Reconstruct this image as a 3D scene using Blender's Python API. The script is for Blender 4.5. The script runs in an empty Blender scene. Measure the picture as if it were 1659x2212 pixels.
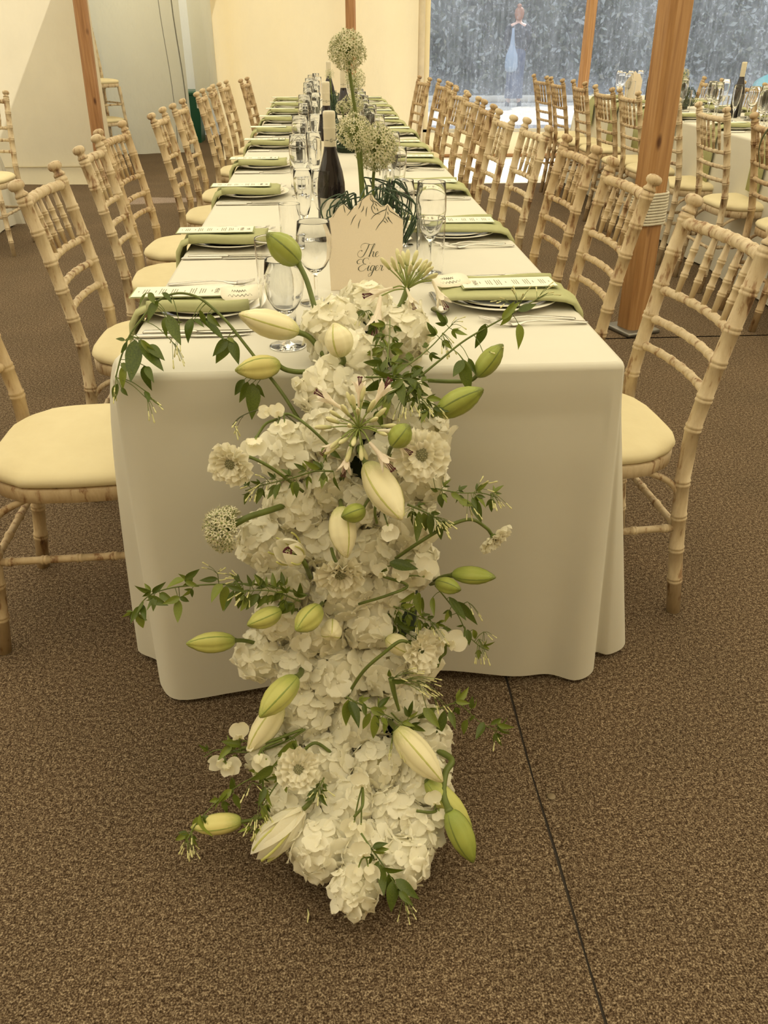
import bpy, math, random
import numpy as np
from mathutils import Vector, Matrix

random.seed(11)
rng = np.random.default_rng(11)
SC = bpy.context.scene
COL = SC.collection
PI = math.pi

# ------------------------------------------------------------------ camera
PW, PH, FPX = 1659.0, 2212.0, 1750.0
PITCH, YAW = math.radians(30.676), math.radians(3.9224)
CAM = np.array([-0.0723, -1.3303, 1.2530])
FW = np.array([math.sin(YAW) * math.cos(PITCH), math.cos(YAW) * math.cos(PITCH), -math.sin(PITCH)])
RT = np.array([math.cos(YAW), -math.sin(YAW), 0.0])
UP = np.cross(RT, FW)
cd = bpy.data.cameras.new('camera')
cam = bpy.data.objects.new('camera', cd)
COL.objects.link(cam)
cam.matrix_world = Matrix(((RT[0], UP[0], -FW[0], CAM[0]), (RT[1], UP[1], -FW[1], CAM[1]), (RT[2], UP[2], -FW[2], CAM[2]), (0, 0, 0, 1)))
cd.sensor_fit = 'VERTICAL'
cd.sensor_height = 36.0
cd.lens = 36.0 * FPX / PH
cd.clip_start, cd.clip_end = 0.05, 200
SC.camera = cam

# ------------------------------------------------------------------ sky, sun, exposure
SC.view_settings.view_transform = 'Standard'
SC.view_settings.look = 'None'
SC.view_settings.gamma = 1.0
SC.view_settings.use_curve_mapping = False
SC.view_settings.exposure = 0.75
SC.cycles.max_bounces = 10
SC.cycles.diffuse_bounces = 5
SC.cycles.glossy_bounces = 4
SC.cycles.transmission_bounces = 10
SC.cycles.transparent_max_bounces = 16
SC.cycles.sample_clamp_indirect = 6.0
wd = bpy.data.worlds.new('sky')
SC.world = wd
wd.use_nodes = True
wn = wd.node_tree.nodes
wn['Background'].inputs[0].default_value = (0.80, 0.88, 1.0, 1)
wn['Background'].inputs[1].default_value = 1.1
sd = bpy.data.lights.new('sun', 'SUN')
sd.energy = 3.6
sd.angle = math.radians(0.6)
sd.color = (1.0, 0.95, 0.86)
sun = bpy.data.objects.new('sun', sd)
COL.objects.link(sun)
SUNV = Vector((0.42, 0.80, 1.0)).normalized()
sun.rotation_euler = SUNV.to_track_quat('Z', 'Y').to_euler()
sun.location = SUNV * 30


# ------------------------------------------------------------------ pixel -> place
def ray(x, y):
    return FW + RT * (x - PW / 2) / FPX + UP * (PH / 2 - y) / FPX


def at_z(x, y, z):
    r = ray(x, y)
    return CAM + r * (z - CAM[2]) / r[2]


def at_y(x, y, Y):
    r = ray(x, y)
    return CAM + r * (Y - CAM[1]) / r[1]


def smoothpath(pts, n=8):
    """Catmull-Rom through the points."""
    p = [np.array(q, float) for q in pts]
    if len(p) == 2:
        return [p[0] + (p[1] - p[0]) * i / n for i in range(n + 1)]
    p = [2 * p[0] - p[1]] + p + [2 * p[-1] - p[-2]]
    out = []
    for i in range(1, len(p) - 2):
        a, b, c, d = p[i - 1:i + 3]
        for k in range(n):
            t = k / n
            out.append(0.5 * (2 * b + (c - a) * t + (2 * a - 5 * b + 4 * c - d) * t * t + (3 * b - a - 3 * c + d) * t ** 3))
    out.append(p[-2])
    return out


# ------------------------------------------------------------------ mesh helpers
class MB:
    def __init__(s):
        s.v, s.f, s.m = [], [], []

    def add(s, v, f, mi=0):
        o = len(s.v)
        s.v += [tuple(map(float, q)) for q in v]
        s.f += [tuple(i + o for i in q) for q in f]
        s.m += [mi] * len(f)
        return s

    def mesh(s, name, mats, smooth=True):
        me = bpy.data.meshes.new(name)
        me.from_pydata(s.v, [], s.f)
        for m in (mats if isinstance(mats, (list, tuple)) else [mats]):
            me.materials.append(m)
        if max(s.m, default=0) > 0:
            me.polygons.foreach_set('material_index', s.m)
        if smooth:
            me.polygons.foreach_set('use_smooth', [True] * len(s.f))
        me.update()
        return me

    def build(s, name, mats, parent=None, smooth=True):
        return link(name, s.mesh(name, mats, smooth), parent)


def link(name, data, parent=None, loc=None, rot=None):
    o = bpy.data.objects.new(name, data)
    COL.objects.link(o)
    if parent is not None:
        o.parent = parent
    if loc is not None:
        o.location = loc
    if rot is not None:
        o.rotation_euler = rot
    return o


def tag(o, label=None, cat=None, group=None, kind=None):
    if label:
        o['label'] = label
    if cat:
        o['category'] = cat
    if group:
        o['group'] = group
    if kind:
        o['kind'] = kind
    return o


def thing(name, label, cat, loc=(0, 0, 0), rotz=0.0, group=None):
    return tag(link(name, None, None, loc, (0, 0, rotz)), label, cat, group)


KIDS = {}


def kids(o):
    return [c for c in bpy.data.objects if c.parent is o]


def dup(root, tree, loc, rot, label, group=None, color=None):
    """tree: list of (child, [grandchildren]) of root."""
    r = root.copy()
    COL.objects.link(r)
    r.location, r.rotation_euler = loc, rot
    r['label'] = label
    if group:
        r['group'] = group
    elif 'group' in r:
        del r['group']
    if color:
        r.color = color
    for ch, gs in tree:
        c = ch.copy()
        COL.objects.link(c)
        c.parent = r
        if color:
            c.color = color
        for g in gs:
            d = g.copy()
            COL.objects.link(d)
            d.parent = c
    return r


def lathe(prof, seg=24, cap=True):
    v, f = [], []
    n = len(prof)
    for i, (r, z) in enumerate(prof):
        for k in range(seg):
            a = 2 * PI * k / seg
            v.append((r * math.cos(a), r * math.sin(a), z))
    for i in range(n - 1):
        for k in range(seg):
            k2 = (k + 1) % seg
            f.append((i * seg + k, i * seg + k2, (i + 1) * seg + k2, (i + 1) * seg + k))
    if cap:
        if prof[0][0] > 1e-6:
            f.append(tuple(reversed(range(seg))))
        if prof[-1][0] > 1e-6:
            f.append(tuple((n - 1) * seg + k for k in range(seg)))
    return v, f


def frames(p):
    p = [np.array(q, float) for q in p]
    n = len(p)
    T = []
    for i in range(n):
        d = p[min(i + 1, n - 1)] - p[max(i - 1, 0)]
        T.append(d / (np.linalg.norm(d) + 1e-12))
    a = np.array([0, 0, 1.0]) if abs(T[0][2]) < 0.9 else np.array([1.0, 0, 0])
    u = np.cross(T[0], a)
    u /= np.linalg.norm(u)
    U = []
    for i in range(n):
        u = u - T[i] * np.dot(u, T[i])
        u /= np.linalg.norm(u) + 1e-12
        U.append(u)
    return p, T, U


def tube(pts, rad, seg=8, cap=True):
    p, T, U = frames(pts)
    n = len(p)
    R = rad if isinstance(rad, (list, tuple)) else [rad] * n
    v, f = [], []
    for i in range(n):
        w = np.cross(T[i], U[i])
        for k in range(seg):
            a = 2 * PI * k / seg
            v.append(p[i] + R[i] * (math.cos(a) * U[i] + math.sin(a) * w))
    for i in range(n - 1):
        for k in range(seg):
            k2 = (k + 1) % seg
            f.append((i * seg + k, i * seg + k2, (i + 1) * seg + k2, (i + 1) * seg + k))
    if cap:
        f.append(tuple(reversed(range(seg))))
        f.append(tuple((n - 1) * seg + k for k in range(seg)))
    return v, f


def turned(pts, prof, seg=10):
    """A turned rod: prof = [(arc length, radius)...] along the path."""
    p = [np.array(q, float) for q in pts]
    L = [0.0]
    for a, b in zip(p, p[1:]):
        L.append(L[-1] + np.linalg.norm(b - a))
    q, r = [], []
    for s, rr in prof:
        s = min(max(s, 0), L[-1])
        i = max(0, min(len(p) - 2, int(np.searchsorted(L, s)) - 1))
        t = (s - L[i]) / (L[i + 1] - L[i] + 1e-12)
        q.append(p[i] * (1 - t) + p[i + 1] * t)
        r.append(rr)
    return tube(q, r, seg)


def box(x0, x1, y0, y1, z0, z1):
    v = [(x, y, z) for z in (z0, z1) for y in (y0, y1) for x in (x0, x1)]
    f = [(0, 2, 3, 1), (4, 5, 7, 6), (0, 1, 5, 4), (2, 6, 7, 3), (0, 4, 6, 2), (1, 3, 7, 5)]
    return v, f


def cbox(x0, x1, y0, y1, z0, z1, b=0.004):
    """A box with chamfered edges round its vertical axis and rim."""
    def ring(i, z):
        return [(x0 + i + b, y0 + i, z), (x1 - i - b, y0 + i, z), (x1 - i, y0 + i + b, z), (x1 - i, y1 - i - b, z),
                (x1 - i - b, y1 - i, z), (x0 + i + b, y1 - i, z), (x0 + i, y1 - i - b, z), (x0 + i, y0 + i + b, z)]
    rs = [ring(b, z0), ring(0, z0 + b), ring(0, z1 - b), ring(b, z1)]
    return loft(rs, True)


def loft(rings, caps=False, closed=True):
    n = len(rings[0])
    v = [q for r in rings for q in r]
    f = []
    for i in range(len(rings) - 1):
        for k in range(n if closed else n - 1):
            k2 = (k + 1) % n
            f.append((i * n + k, i * n + k2, (i + 1) * n + k2, (i + 1) * n + k))
    if caps:
        f.append(tuple(reversed(range(n))))
        f.append(tuple((len(rings) - 1) * n + k for k in range(n)))
    return v, f


def grid(fn, nu, nv):
    v = [fn(i / nu, j / nv) for j in range(nv + 1) for i in range(nu + 1)]
    f = [(j * (nu + 1) + i, j * (nu + 1) + i + 1, (j + 1) * (nu + 1) + i + 1, (j + 1) * (nu + 1) + i) for j in range(nv) for i in range(nu)]
    return v, f


def xf(vf, M):
    v, f = vf
    return [M @ Vector(q) for q in v], f


# ------------------------------------------------------------------ materials
def mat(name):
    m = bpy.data.materials.new(name)
    m.use_nodes = True
    nt = m.node_tree
    return m, nt, nt.nodes['Principled BSDF']


def N(nt, t, **kw):
    n = nt.nodes.new('ShaderNode' + t)
    for k, v in kw.items():
        if k in n.inputs.keys() if isinstance(k, str) else False:
            n.inputs[k].default_value = v
        else:
            setattr(n, k, v)
    return n


def L(nt, a, b):
    nt.links.new(a, b)


def rgb(c):
    return (c[0], c[1], c[2], 1)


def ramp(nt, src, stops):
    r = nt.nodes.new('ShaderNodeValToRGB')
    e = r.color_ramp.elements
    while len(e) < len(stops):
        e.new(0.5)
    for i, (p, c) in enumerate(stops):
        e[i].position = p
        e[i].color = rgb(c) if len(c) == 3 else c
    L(nt, src, r.inputs[0])
    return r


def noise(nt, vec, scale, detail=3, rough=0.55, vscale=None):
    n = nt.nodes.new('ShaderNodeTexNoise')
    n.inputs['Scale'].default_value = scale
    n.inputs['Detail'].default_value = detail
    n.inputs['Roughness'].default_value = rough
    if vscale is not None:
        mp = nt.nodes.new('ShaderNodeMapping')
        mp.inputs['Scale'].default_value = vscale
        L(nt, vec, mp.inputs[0])
        vec = mp.outputs[0]
    L(nt, vec, n.inputs['Vector'])
    return n.outputs[0]


def bump(nt, b, h, strength, dist):
    n = nt.nodes.new('ShaderNodeBump')
    n.inputs['Strength'].default_value = strength
    n.inputs['Distance'].default_value = dist
    L(nt, h, n.inputs['Height'])
    L(nt, n.outputs[0], b.inputs['Normal'])


def mixc(nt, f, a, b, mode='MIX'):
    n = nt.nodes.new('ShaderNodeMix')
    n.data_type = 'RGBA'
    n.blend_type = mode
    for s, val in ((0, f), (6, a), (7, b)):
        if hasattr(val, 'links'):
            L(nt, val, n.inputs[s])
        elif isinstance(val, (int, float)):
            n.inputs[s].default_value = val
        else:
            n.inputs[s].default_value = rgb(val)
    return n.outputs[2]


def simple(name, c, rough=0.6, metal=0.0, var=0.0, scale=30, spec=0.5, sss=None):
    m, nt, b = mat(name)
    b.inputs['Roughness'].default_value = rough
    b.inputs['Metallic'].default_value = metal
    b.inputs['Specular IOR Level'].default_value = spec
    if var:
        tc = N(nt, 'TexCoord')
        n = noise(nt, tc.outputs['Object'], scale)
        r = ramp(nt, n, [(0.3, [x * (1 - var) for x in c]), (0.7, [min(1, x * (1 + var)) for x in c])])
        L(nt, r.outputs[0], b.inputs['Base Color'])
    else:
        b.inputs['Base Color'].default_value = rgb(c)
    return m


def limewash():
    m, nt, b = mat('limewashed_wood')
    tc, oi = N(nt, 'TexCoord'), N(nt, 'ObjectInfo')
    ad = N(nt, 'VectorMath', operation='MULTIPLY_ADD')
    L(nt, oi.outputs['Random'], ad.inputs[0])
    ad.inputs[1].default_value = (7.3, 3.1, 5.7)
    L(nt, tc.outputs['Object'], ad.inputs[2])
    v = ad.outputs[0]
    n1 = noise(nt, v, 9, 4, 0.6, (5, 5, 1.2))
    n2 = noise(nt, v, 55, 4, 0.65, (1, 1, 0.28))
    mx = N(nt, 'Math', operation='MULTIPLY_ADD')
    L(nt, n1, mx.inputs[0])
    mx.inputs[1].default_value = 0.55
    sc = N(nt, 'Math', operation='MULTIPLY')
    L(nt, n2, sc.inputs[0])
    sc.inputs[1].default_value = 0.5
    L(nt, sc.outputs[0], mx.inputs[2])
    r = ramp(nt, mx.outputs[0], [(0.35, (0.12, 0.06, 0.028)), (0.43, (0.31, 0.19, 0.10)), (0.48, (0.50, 0.39, 0.25)), (0.64, (0.60, 0.49, 0.33))])
    c = mixc(nt, 1.0, r.outputs[0], oi.outputs['Color'], 'MULTIPLY')
    L(nt, c, b.inputs['Base Color'])
    b.inputs['Roughness'].default_value = 0.55
    bump(nt, b, n2, 0.35, 0.002)
    return m


def canvas(name, c, trans=0.5, wrinkle=0.4, dirt=0.0):
    m = bpy.data.materials.new(name)
    m.use_nodes = True
    nt = m.node_tree
    nt.nodes.clear()
    out = N(nt, 'OutputMaterial')
    tc = N(nt, 'TexCoord')
    n1 = noise(nt, tc.outputs['Object'], 1.3, 5, 0.6, (1, 1, 0.7))
    n2 = noise(nt, tc.outputs['Object'], 160, 2, 0.5)
    col = ramp(nt, n1, [(0.3, [x * (0.93 - dirt) for x in c]), (0.7, c)]).outputs[0]
    bp = N(nt, 'Bump')
    bp.inputs['Strength'].default_value = wrinkle
    bp.inputs['Distance'].default_value = 0.05
    L(nt, n1, bp.inputs['Height'])
    bp2 = N(nt, 'Bump')
    bp2.inputs['Strength'].default_value = 0.15
    bp2.inputs['Distance'].default_value = 0.002
    L(nt, n2, bp2.inputs['Height'])
    L(nt, bp.outputs[0], bp2.inputs['Normal'])
    d, t, mx = N(nt, 'BsdfDiffuse'), N(nt, 'BsdfTranslucent'), N(nt, 'MixShader')
    for s in (d, t):
        L(nt, col, s.inputs['Color'])
        L(nt, bp2.outputs[0], s.inputs['Normal'])
    mx.inputs[0].default_value = trans
    L(nt, d.outputs[0], mx.inputs[1])
    L(nt, t.outputs[0], mx.inputs[2])
    L(nt, mx.outputs[0], out.inputs[0])
    return m


def thin(name, c, c2=None, trans=0.3, scale=40, rough=0.5, gloss=0.06, bumpd=0.0):
    """Petals, leaves, cloth: diffuse plus some light passing through."""
    m = bpy.data.materials.new(name)
    m.use_nodes = True
    nt = m.node_tree
    nt.nodes.clear()
    out, tc = N(nt, 'OutputMaterial'), N(nt, 'TexCoord')
    n1 = noise(nt, tc.outputs['Object'], scale, 3)
    oi = N(nt, 'ObjectInfo')
    ad = N(nt, 'Math', operation='MULTIPLY_ADD')
    L(nt, oi.outputs['Random'], ad.inputs[0])
    ad.inputs[1].default_value = 0.35
    sb = N(nt, 'Math', operation='SUBTRACT')
    L(nt, n1, sb.inputs[0])
    sb.inputs[1].default_value = 0.175
    L(nt, sb.outputs[0], ad.inputs[2])
    col = ramp(nt, ad.outputs[0], [(0.25, c2 or c), (0.7, c)]).outputs[0]
    d, t, g = N(nt, 'BsdfDiffuse'), N(nt, 'BsdfTranslucent'), N(nt, 'BsdfGlossy')
    g.inputs['Roughness'].default_value = rough
    L(nt, col, d.inputs['Color'])
    L(nt, col, t.inputs['Color'])
    if bumpd:
        bp = N(nt, 'Bump')
        bp.inputs['Strength'].default_value = 0.3
        bp.inputs['Distance'].default_value = bumpd
        L(nt, n1, bp.inputs['Height'])
        L(nt, bp.outputs[0], d.inputs['Normal'])
    m1, m2 = N(nt, 'MixShader'), N(nt, 'MixShader')
    m1.inputs[0].default_value = trans
    L(nt, d.outputs[0], m1.inputs[1])
    L(nt, t.outputs[0], m1.inputs[2])
    m2.inputs[0].default_value = gloss
    L(nt, m1.outputs[0], m2.inputs[1])
    L(nt, g.outputs[0], m2.inputs[2])
    L(nt, m2.outputs[0], out.inputs[0])
    return m


def carpet_mat():
    m, nt, b = mat('carpet_pile')
    tc = N(nt, 'TexCoord')
    v = tc.outputs['Object']
    n1 = noise(nt, v, 330, 2, 0.7)
    n2 = noise(nt, v, 120, 3, 0.7)
    n3 = noise(nt, v, 3.0, 3)
    a = N(nt, 'Math', operation='MULTIPLY_ADD')
    L(nt, n1, a.inputs[0])
    a.inputs[1].default_value = 0.62
    s = N(nt, 'Math', operation='MULTIPLY')
    L(nt, n2, s.inputs[0])
    s.inputs[1].default_value = 0.38
    L(nt, s.outputs[0], a.inputs[2])
    r = ramp(nt, a.outputs[0], [(0.37, (0.022, 0.013, 0.007)), (0.46, (0.074, 0.047, 0.028)), (0.53, (0.160, 0.116, 0.074)), (0.64, (0.42, 0.335, 0.235))])
    r2 = ramp(nt, n3, [(0.3, (0.9, 0.9, 0.9)), (0.7, (1.08, 1.06, 1.05))])
    L(nt, mixc(nt, 1.0, r.outputs[0], r2.outputs[0], 'MULTIPLY'), b.inputs['Base Color'])
    b.inputs['Roughness'].default_value = 0.95
    b.inputs['Specular IOR Level'].default_value = 0.1
    bump(nt, b, n1, 0.5, 0.004)
    return m


def timber(name, c0, c1, c2):
    m, nt, b = mat(name)
    tc = N(nt, 'TexCoord')
    v = tc.outputs['Object']
    n = noise(nt, v, 14, 4, 0.6, (4, 4, 0.18))
    k = N(nt, 'TexVoronoi')
    mp = N(nt, 'Mapping')
    mp.inputs['Scale'].default_value = (8, 8, 3.2)
    L(nt, v, mp.inputs[0])
    L(nt, mp.outputs[0], k.inputs['Vector'])
    k.inputs['Scale'].default_value = 1.0
    kr = ramp(nt, k.outputs['Distance'], [(0.05, (0.25, 0.16, 0.1)), (0.13, (1, 1, 1))])
    r = ramp(nt, n, [(0.3, c0), (0.5, c1), (0.7, c2)])
    L(nt, mixc(nt, 1.0, r.outputs[0], kr.outputs[0], 'MULTIPLY'), b.inputs['Base Color'])
    b.inputs['Roughness'].default_value = 0.5
    bump(nt, b, n, 0.2, 0.003)
    return m


def pvc():
    """Clear plastic sheet: see-through, with scratches and streaks of haze that catch the light."""
    m = bpy.data.materials.new('clear_plastic')
    m.use_nodes = True
    nt = m.node_tree
    nt.nodes.clear()
    out, tc = N(nt, 'OutputMaterial'), N(nt, 'TexCoord')
    v = tc.outputs['Object']
    st = noise(nt, v, 6, 5, 0.75, (6, 1, 0.35))
    cl = noise(nt, v, 1.6, 5, 0.65)
    fine = noise(nt, v, 30, 4, 0.8, (1.3, 1, 0.9))
    scr = ramp(nt, noise(nt, v, 9, 6, 0.8, (2.5, 1, 2.2)), [(0.60, (0, 0, 0)), (0.66, (0.22, 0.22, 0.22)), (0.70, (0, 0, 0))])
    a = ramp(nt, st, [(0.46, (0, 0, 0)), (0.78, (0.17, 0.17, 0.17))])
    b = ramp(nt, cl, [(0.35, (0.06, 0.06, 0.06)), (0.75, (0.22, 0.22, 0.22))])
    c = ramp(nt, fine, [(0.52, (0, 0, 0)), (0.75, (0.26, 0.26, 0.26))])
    sp = N(nt, 'SeparateXYZ')
    L(nt, v, sp.inputs[0])
    low = ramp(nt, sp.outputs[2], [(0.28, (0.20, 0.20, 0.20)), (0.9, (0, 0, 0))])
    x = mixc(nt, 1.0, a.outputs[0], b.outputs[0], 'ADD')
    x = mixc(nt, 1.0, x, low.outputs[0], 'ADD')
    x = mixc(nt, 1.0, x, c.outputs[0], 'ADD')
    x = mixc(nt, 1.0, x, scr.outputs[0], 'ADD')
    t, h, d, g, m1, m2, m3 = (N(nt, k) for k in ('BsdfTransparent', 'BsdfTranslucent', 'BsdfDiffuse', 'BsdfGlossy', 'MixShader', 'MixShader', 'MixShader'))
    t.inputs[0].default_value = (0.93, 0.95, 0.98, 1)
    h.inputs[0].default_value = (0.66, 0.74, 0.88, 1)
    d.inputs[0].default_value = (0.72, 0.78, 0.88, 1)
    g.inputs['Roughness'].default_value = 0.15
    m3.inputs[0].default_value = 0.3
    L(nt, h.outputs[0], m3.inputs[1])
    L(nt, d.outputs[0], m3.inputs[2])
    L(nt, x, m1.inputs[0])
    L(nt, t.outputs[0], m1.inputs[1])
    L(nt, m3.outputs[0], m1.inputs[2])
    m2.inputs[0].default_value = 0.03
    L(nt, m1.outputs[0], m2.inputs[1])
    L(nt, g.outputs[0], m2.inputs[2])
    L(nt, m2.outputs[0], out.inputs[0])
    return m


def glassmat(name, tint=(1, 1, 1)):
    m = bpy.data.materials.new(name)
    m.use_nodes = True
    nt = m.node_tree
    nt.nodes.clear()
    out, g = N(nt, 'OutputMaterial'), N(nt, 'BsdfGlass')
    g.inputs['Color'].default_value = rgb(tint)
    g.inputs['Roughness'].default_value = 0.0
    g.inputs['IOR'].default_value = 1.42
    L(nt, g.outputs[0], out.inputs[0])
    return m


WOOD = limewash()
PAD = thin('ivory_cushion', (0.76, 0.675, 0.45), (0.73, 0.64, 0.42), 0.0, 20, gloss=0.02, bumpd=0.004)
CLOTH = thin('white_tablecloth', (0.74, 0.715, 0.635), (0.72, 0.695, 0.615), 0.10, 9, gloss=0.02, bumpd=0.003)
GREEN = thin('sage_napkin', (0.47, 0.48, 0.255), (0.43, 0.44, 0.23), 0.08, 60, gloss=0.03, bumpd=0.001)
CHINA = simple('white_china', (0.84, 0.82, 0.75), 0.12)
STEEL = simple('cutlery_steel', (0.62, 0.60, 0.56), 0.18, 1.0)
PAPER = simple('cream_card', (0.84, 0.79, 0.66), 0.7)
SIGNM = simple('blush_card', (0.84, 0.74, 0.60), 0.75, var=0.02, scale=300)
INK = simple('dark_print', (0.06, 0.075, 0.05), 0.7)
GREYINK = simple('grey_print', (0.19, 0.19, 0.15), 0.7)
GLASS = glassmat('clear_glass')
WINE = simple('dark_bottle', (0.014, 0.009, 0.012), 0.06)
CAPS = simple('cream_capsule', (0.66, 0.60, 0.47), 0.35)
CARPET = carpet_mat()
UNDER = simple('floor_base', (0.03, 0.022, 0.016), 0.9)
POLE = timber('orange_timber', (0.28, 0.135, 0.05), (0.39, 0.205, 0.08), (0.48, 0.275, 0.12))
POLE2 = timber('brown_timber', (0.26, 0.12, 0.045), (0.36, 0.18, 0.075), (0.44, 0.24, 0.11))
ROPE = simple('cotton_rope', (0.62, 0.58, 0.47), 0.9, var=0.12, scale=200)
ROOFC = canvas('roof_canvas', (0.92, 0.795, 0.525), 0.62, 0.2)
WALLC = canvas('cream_canvas', (0.86, 0.76, 0.52), 0.21, 0.8)
WALLD = canvas('beige_canvas', (0.80, 0.72, 0.53), 0.27, 0.6, 0.04)
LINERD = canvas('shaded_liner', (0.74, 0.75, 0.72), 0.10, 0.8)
LINER = canvas('white_liner', (0.80, 0.80, 0.74), 0.30, 1.0)
PVC = pvc()
BINM = simple('green_plastic', (0.012, 0.10, 0.055), 0.4)
GROUND = simple('pale_sand', (0.40, 0.365, 0.29), 0.95, var=0.18, scale=5)

# ================================================================== the setting
floor = tag(MB().add(*box(-9, 5.5, -5, 12.5, -0.08, -0.006)).build('floor', UNDER, None, False), 'brown speckled carpet laid in strips over the marquee floor', kind='structure')


def carpet(x0f, x1f, y0, y1):
    n = 40
    def fn(u, w):
        y = y0 + (y1 - y0) * w
        a, b = x0f(y), x1f(y)
        edge = 0.0
        return (a + (b - a) * u, y, -0.004 if u in (0, 1) else 0.0)
    us = [0, 0.004, 0.5, 0.996, 1]
    v, f = [], []
    for j in range(n + 1):
        for u in us:
            v.append(fn(u, j / n))
    for j in range(n):
        for i in range(4):
            f.append((j * 5 + i, j * 5 + i + 1, (j + 1) * 5 + i + 1, (j + 1) * 5 + i))
    MB().add(v, f).build('carpet_strip', CARPET, floor)


def seam(y):
    return 0.298 + 0.003 * math.sin(y * 5.1) + 0.002 * math.sin(y * 13 + 1)


carpet(lambda y: -3.7, lambda y: seam(y) - 0.0016, -5, 12.4)
carpet(lambda y: seam(y) + 0.0016, lambda y: 5.38, -5, 2.305)
carpet(lambda y: seam(y) + 0.0016, lambda y: 5.38, 2.318, 8.72)
carpet(lambda y: -9, lambda y: -3.707, -5, 12.4)

SUNPATCHM = simple('sun_patch_white', (0.85, 0.84, 0.82), 0.8)  # white that paints the sunlit patch of floor
EAVE, RIDGE = 2.55, 3.9
DARKW = canvas('dark_shade_canvas', (0.62, 0.52, 0.34), 0.06, 0.4)  # dark, nearly opaque canvas, added to hold back light from behind the camera
YF, YB = -2.7, 8.75
XL, XR = -8.6, 5.4


def roof():
    xm = -1.2
    YE = 8.9
    m = MB()
    prof = [(XL, EAVE), (xm, RIDGE), (XR, EAVE)]
    n = 18
    for (xa, za), (xb, zb) in zip(prof, prof[1:]):
        YE = 7.25 if xa < -5 else 8.9
        m.add(*grid(lambda u, w: (xa + (xb - xa) * u, YF + (YE - YF) * w, za + (zb - za) * u - 0.10 * math.sin(PI * u) - 0.02 * math.sin(w * 40) * math.sin(PI * u)), 14, 40))
    return m.build('ceiling', ROOFC)


tag(roof(), kind='structure')
tag(MB().add([(-2.11, 7.24, 1.97), (-0.95, 7.24, 1.97), (-0.95, 11.4, 1.97), (-2.95, 11.4, 1.97), (-2.72, 9.6, 1.97)], [(0, 1, 2, 3, 4)]).build('ceiling', ROOFC, None, False), kind='structure')


def sheet(name, p0, p1, z0, z1, m, folds=3, amp=0.04, nu=60, nz=14, hem=0.0, kind='structure', parent=None, seed=0):
    """A hanging canvas sheet from p0 to p1 with soft vertical folds."""
    r = random.Random(seed)
    ph = [r.uniform(0, 6.28) for _ in range(6)]
    p0, p1 = np.array(p0, float), np.array(p1, float)
    d = p1 - p0
    ln = np.linalg.norm(d)
    nrm = np.array([-d[1], d[0]]) / ln

    def fn(u, w):
        a = amp * (0.35 + 0.65 * (1 - w)) * (math.sin(u * ln * folds + ph[0]) + 0.5 * math.sin(u * ln * folds * 2.3 + ph[1]) + 0.35 * math.sin(u * ln * folds * 0.6 + 3 * w + ph[2]))
        a *= min(1, u * 12, (1 - u) * 12)
        if hem and w < 0.06:
            a += hem * (0.06 - w) / 0.06 * (1 + 0.5 * math.sin(u * 23 + ph[3]))
        q = p0 + d * u - nrm * a
        return (q[0], q[1], z0 + (z1 - z0) * w)
    o = MB().add(*grid(fn, nu, nz)).build(name, m, parent)
    if kind:
        tag(o, kind=kind)
    return o


# left canvas wall nearest the camera, the recess with its white liner, the bright back curtain
sheet('wall_left', (XL, 7.2), (-2.08, 7.2), 0.0, EAVE, WALLD, 2.2, 0.03, 110, 26, 0.10, seed=3)
sheet('wall_alcove', (-2.62, 9.4), (-1.62, 9.4), 0.0, 1.96, LINER, 2.6, 0.05, 60, 24, 0.03, seed=8)
SEAMM = simple('grey_zip', (0.20, 0.20, 0.18), 0.7)
for xs, nm in ((-1.66, 'zip_seam'), (-1.80, 'zip_seam')):
    MB().add(*tube([(xs + .02 * math.sin(z * 3), 9.40 - .10 - .01 * math.sin(z * 5), z) for z in np.linspace(.03, 1.9, 12)], .007 if xs > -1.7 else .004, 6)).build(nm, SEAMM, bpy.data.objects['wall_alcove'])
sheet('wall_alcove_flap', (-1.60, 9.9), (-1.18, 9.1), 0.45, 1.96, LINER, 9, 0.04, 40, 14, 0, seed=18)
sheet('wall_porch', (-2.95, 11.3), (-0.95, 11.3), 0.0, 1.96, LINERD, 6, 0.05, 60, 10, seed=5)
sheet('wall_porch_side', (-2.10, 7.26), (-2.72, 9.6), 0.0, 1.98, LINER, 3, 0.02, 40, 10, seed=6)
sheet('wall_porch_end', (-2.72, 9.6), (-2.95, 11.4), 0.0, 1.98, LINER, 3, 0.02, 30, 10, seed=26)
sheet('wall_porch_gable', (-2.08, 7.23), (-1.19, 7.23), 1.95, 3.9, WALLC, 3, 0.01, 20, 6, seed=27)
sheet('wall_porch_cheek', (-1.19, 7.23), (-1.19, 8.78), 1.95, 3.95, WALLC, 3, 0.01, 20, 6, seed=28)
sheet('wall_porch_return', (-1.18, 8.78), (-0.95, 11.4), 0.0, 1.96, WALLC, 5, 0.03, 30, 10, seed=16)
sheet('wall_back', (-1.2, YB), (1.02, YB), 0.0, EAVE + 0.5, WALLC, 4.1, 0.075, 110, 20, 0.05, seed=9)
sheet('wall_outer', (XL, YF), (XL, 7.25), 0.0, EAVE, WALLD, 2, 0.04, 40, 6, seed=1)
sheet('wall_front_shade', (XL, YF), (XR, YF), 0.0, EAVE + 0.8, DARKW, 2, 0.04, 40, 6, seed=2)  # unseen wall set close and dark to dim the front of the table
sheet('wall_right', (XR, YF), (XR, 8.76), 0.0, EAVE, WALLD, 2, 0.04, 40, 6, seed=4)
sheet('wall_gable', (1.02, YB + 0.01), (XR, YB + 0.01), 2.35, EAVE + 0.5, WALLC, 3, 0.01, 20, 3, seed=7)
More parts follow.
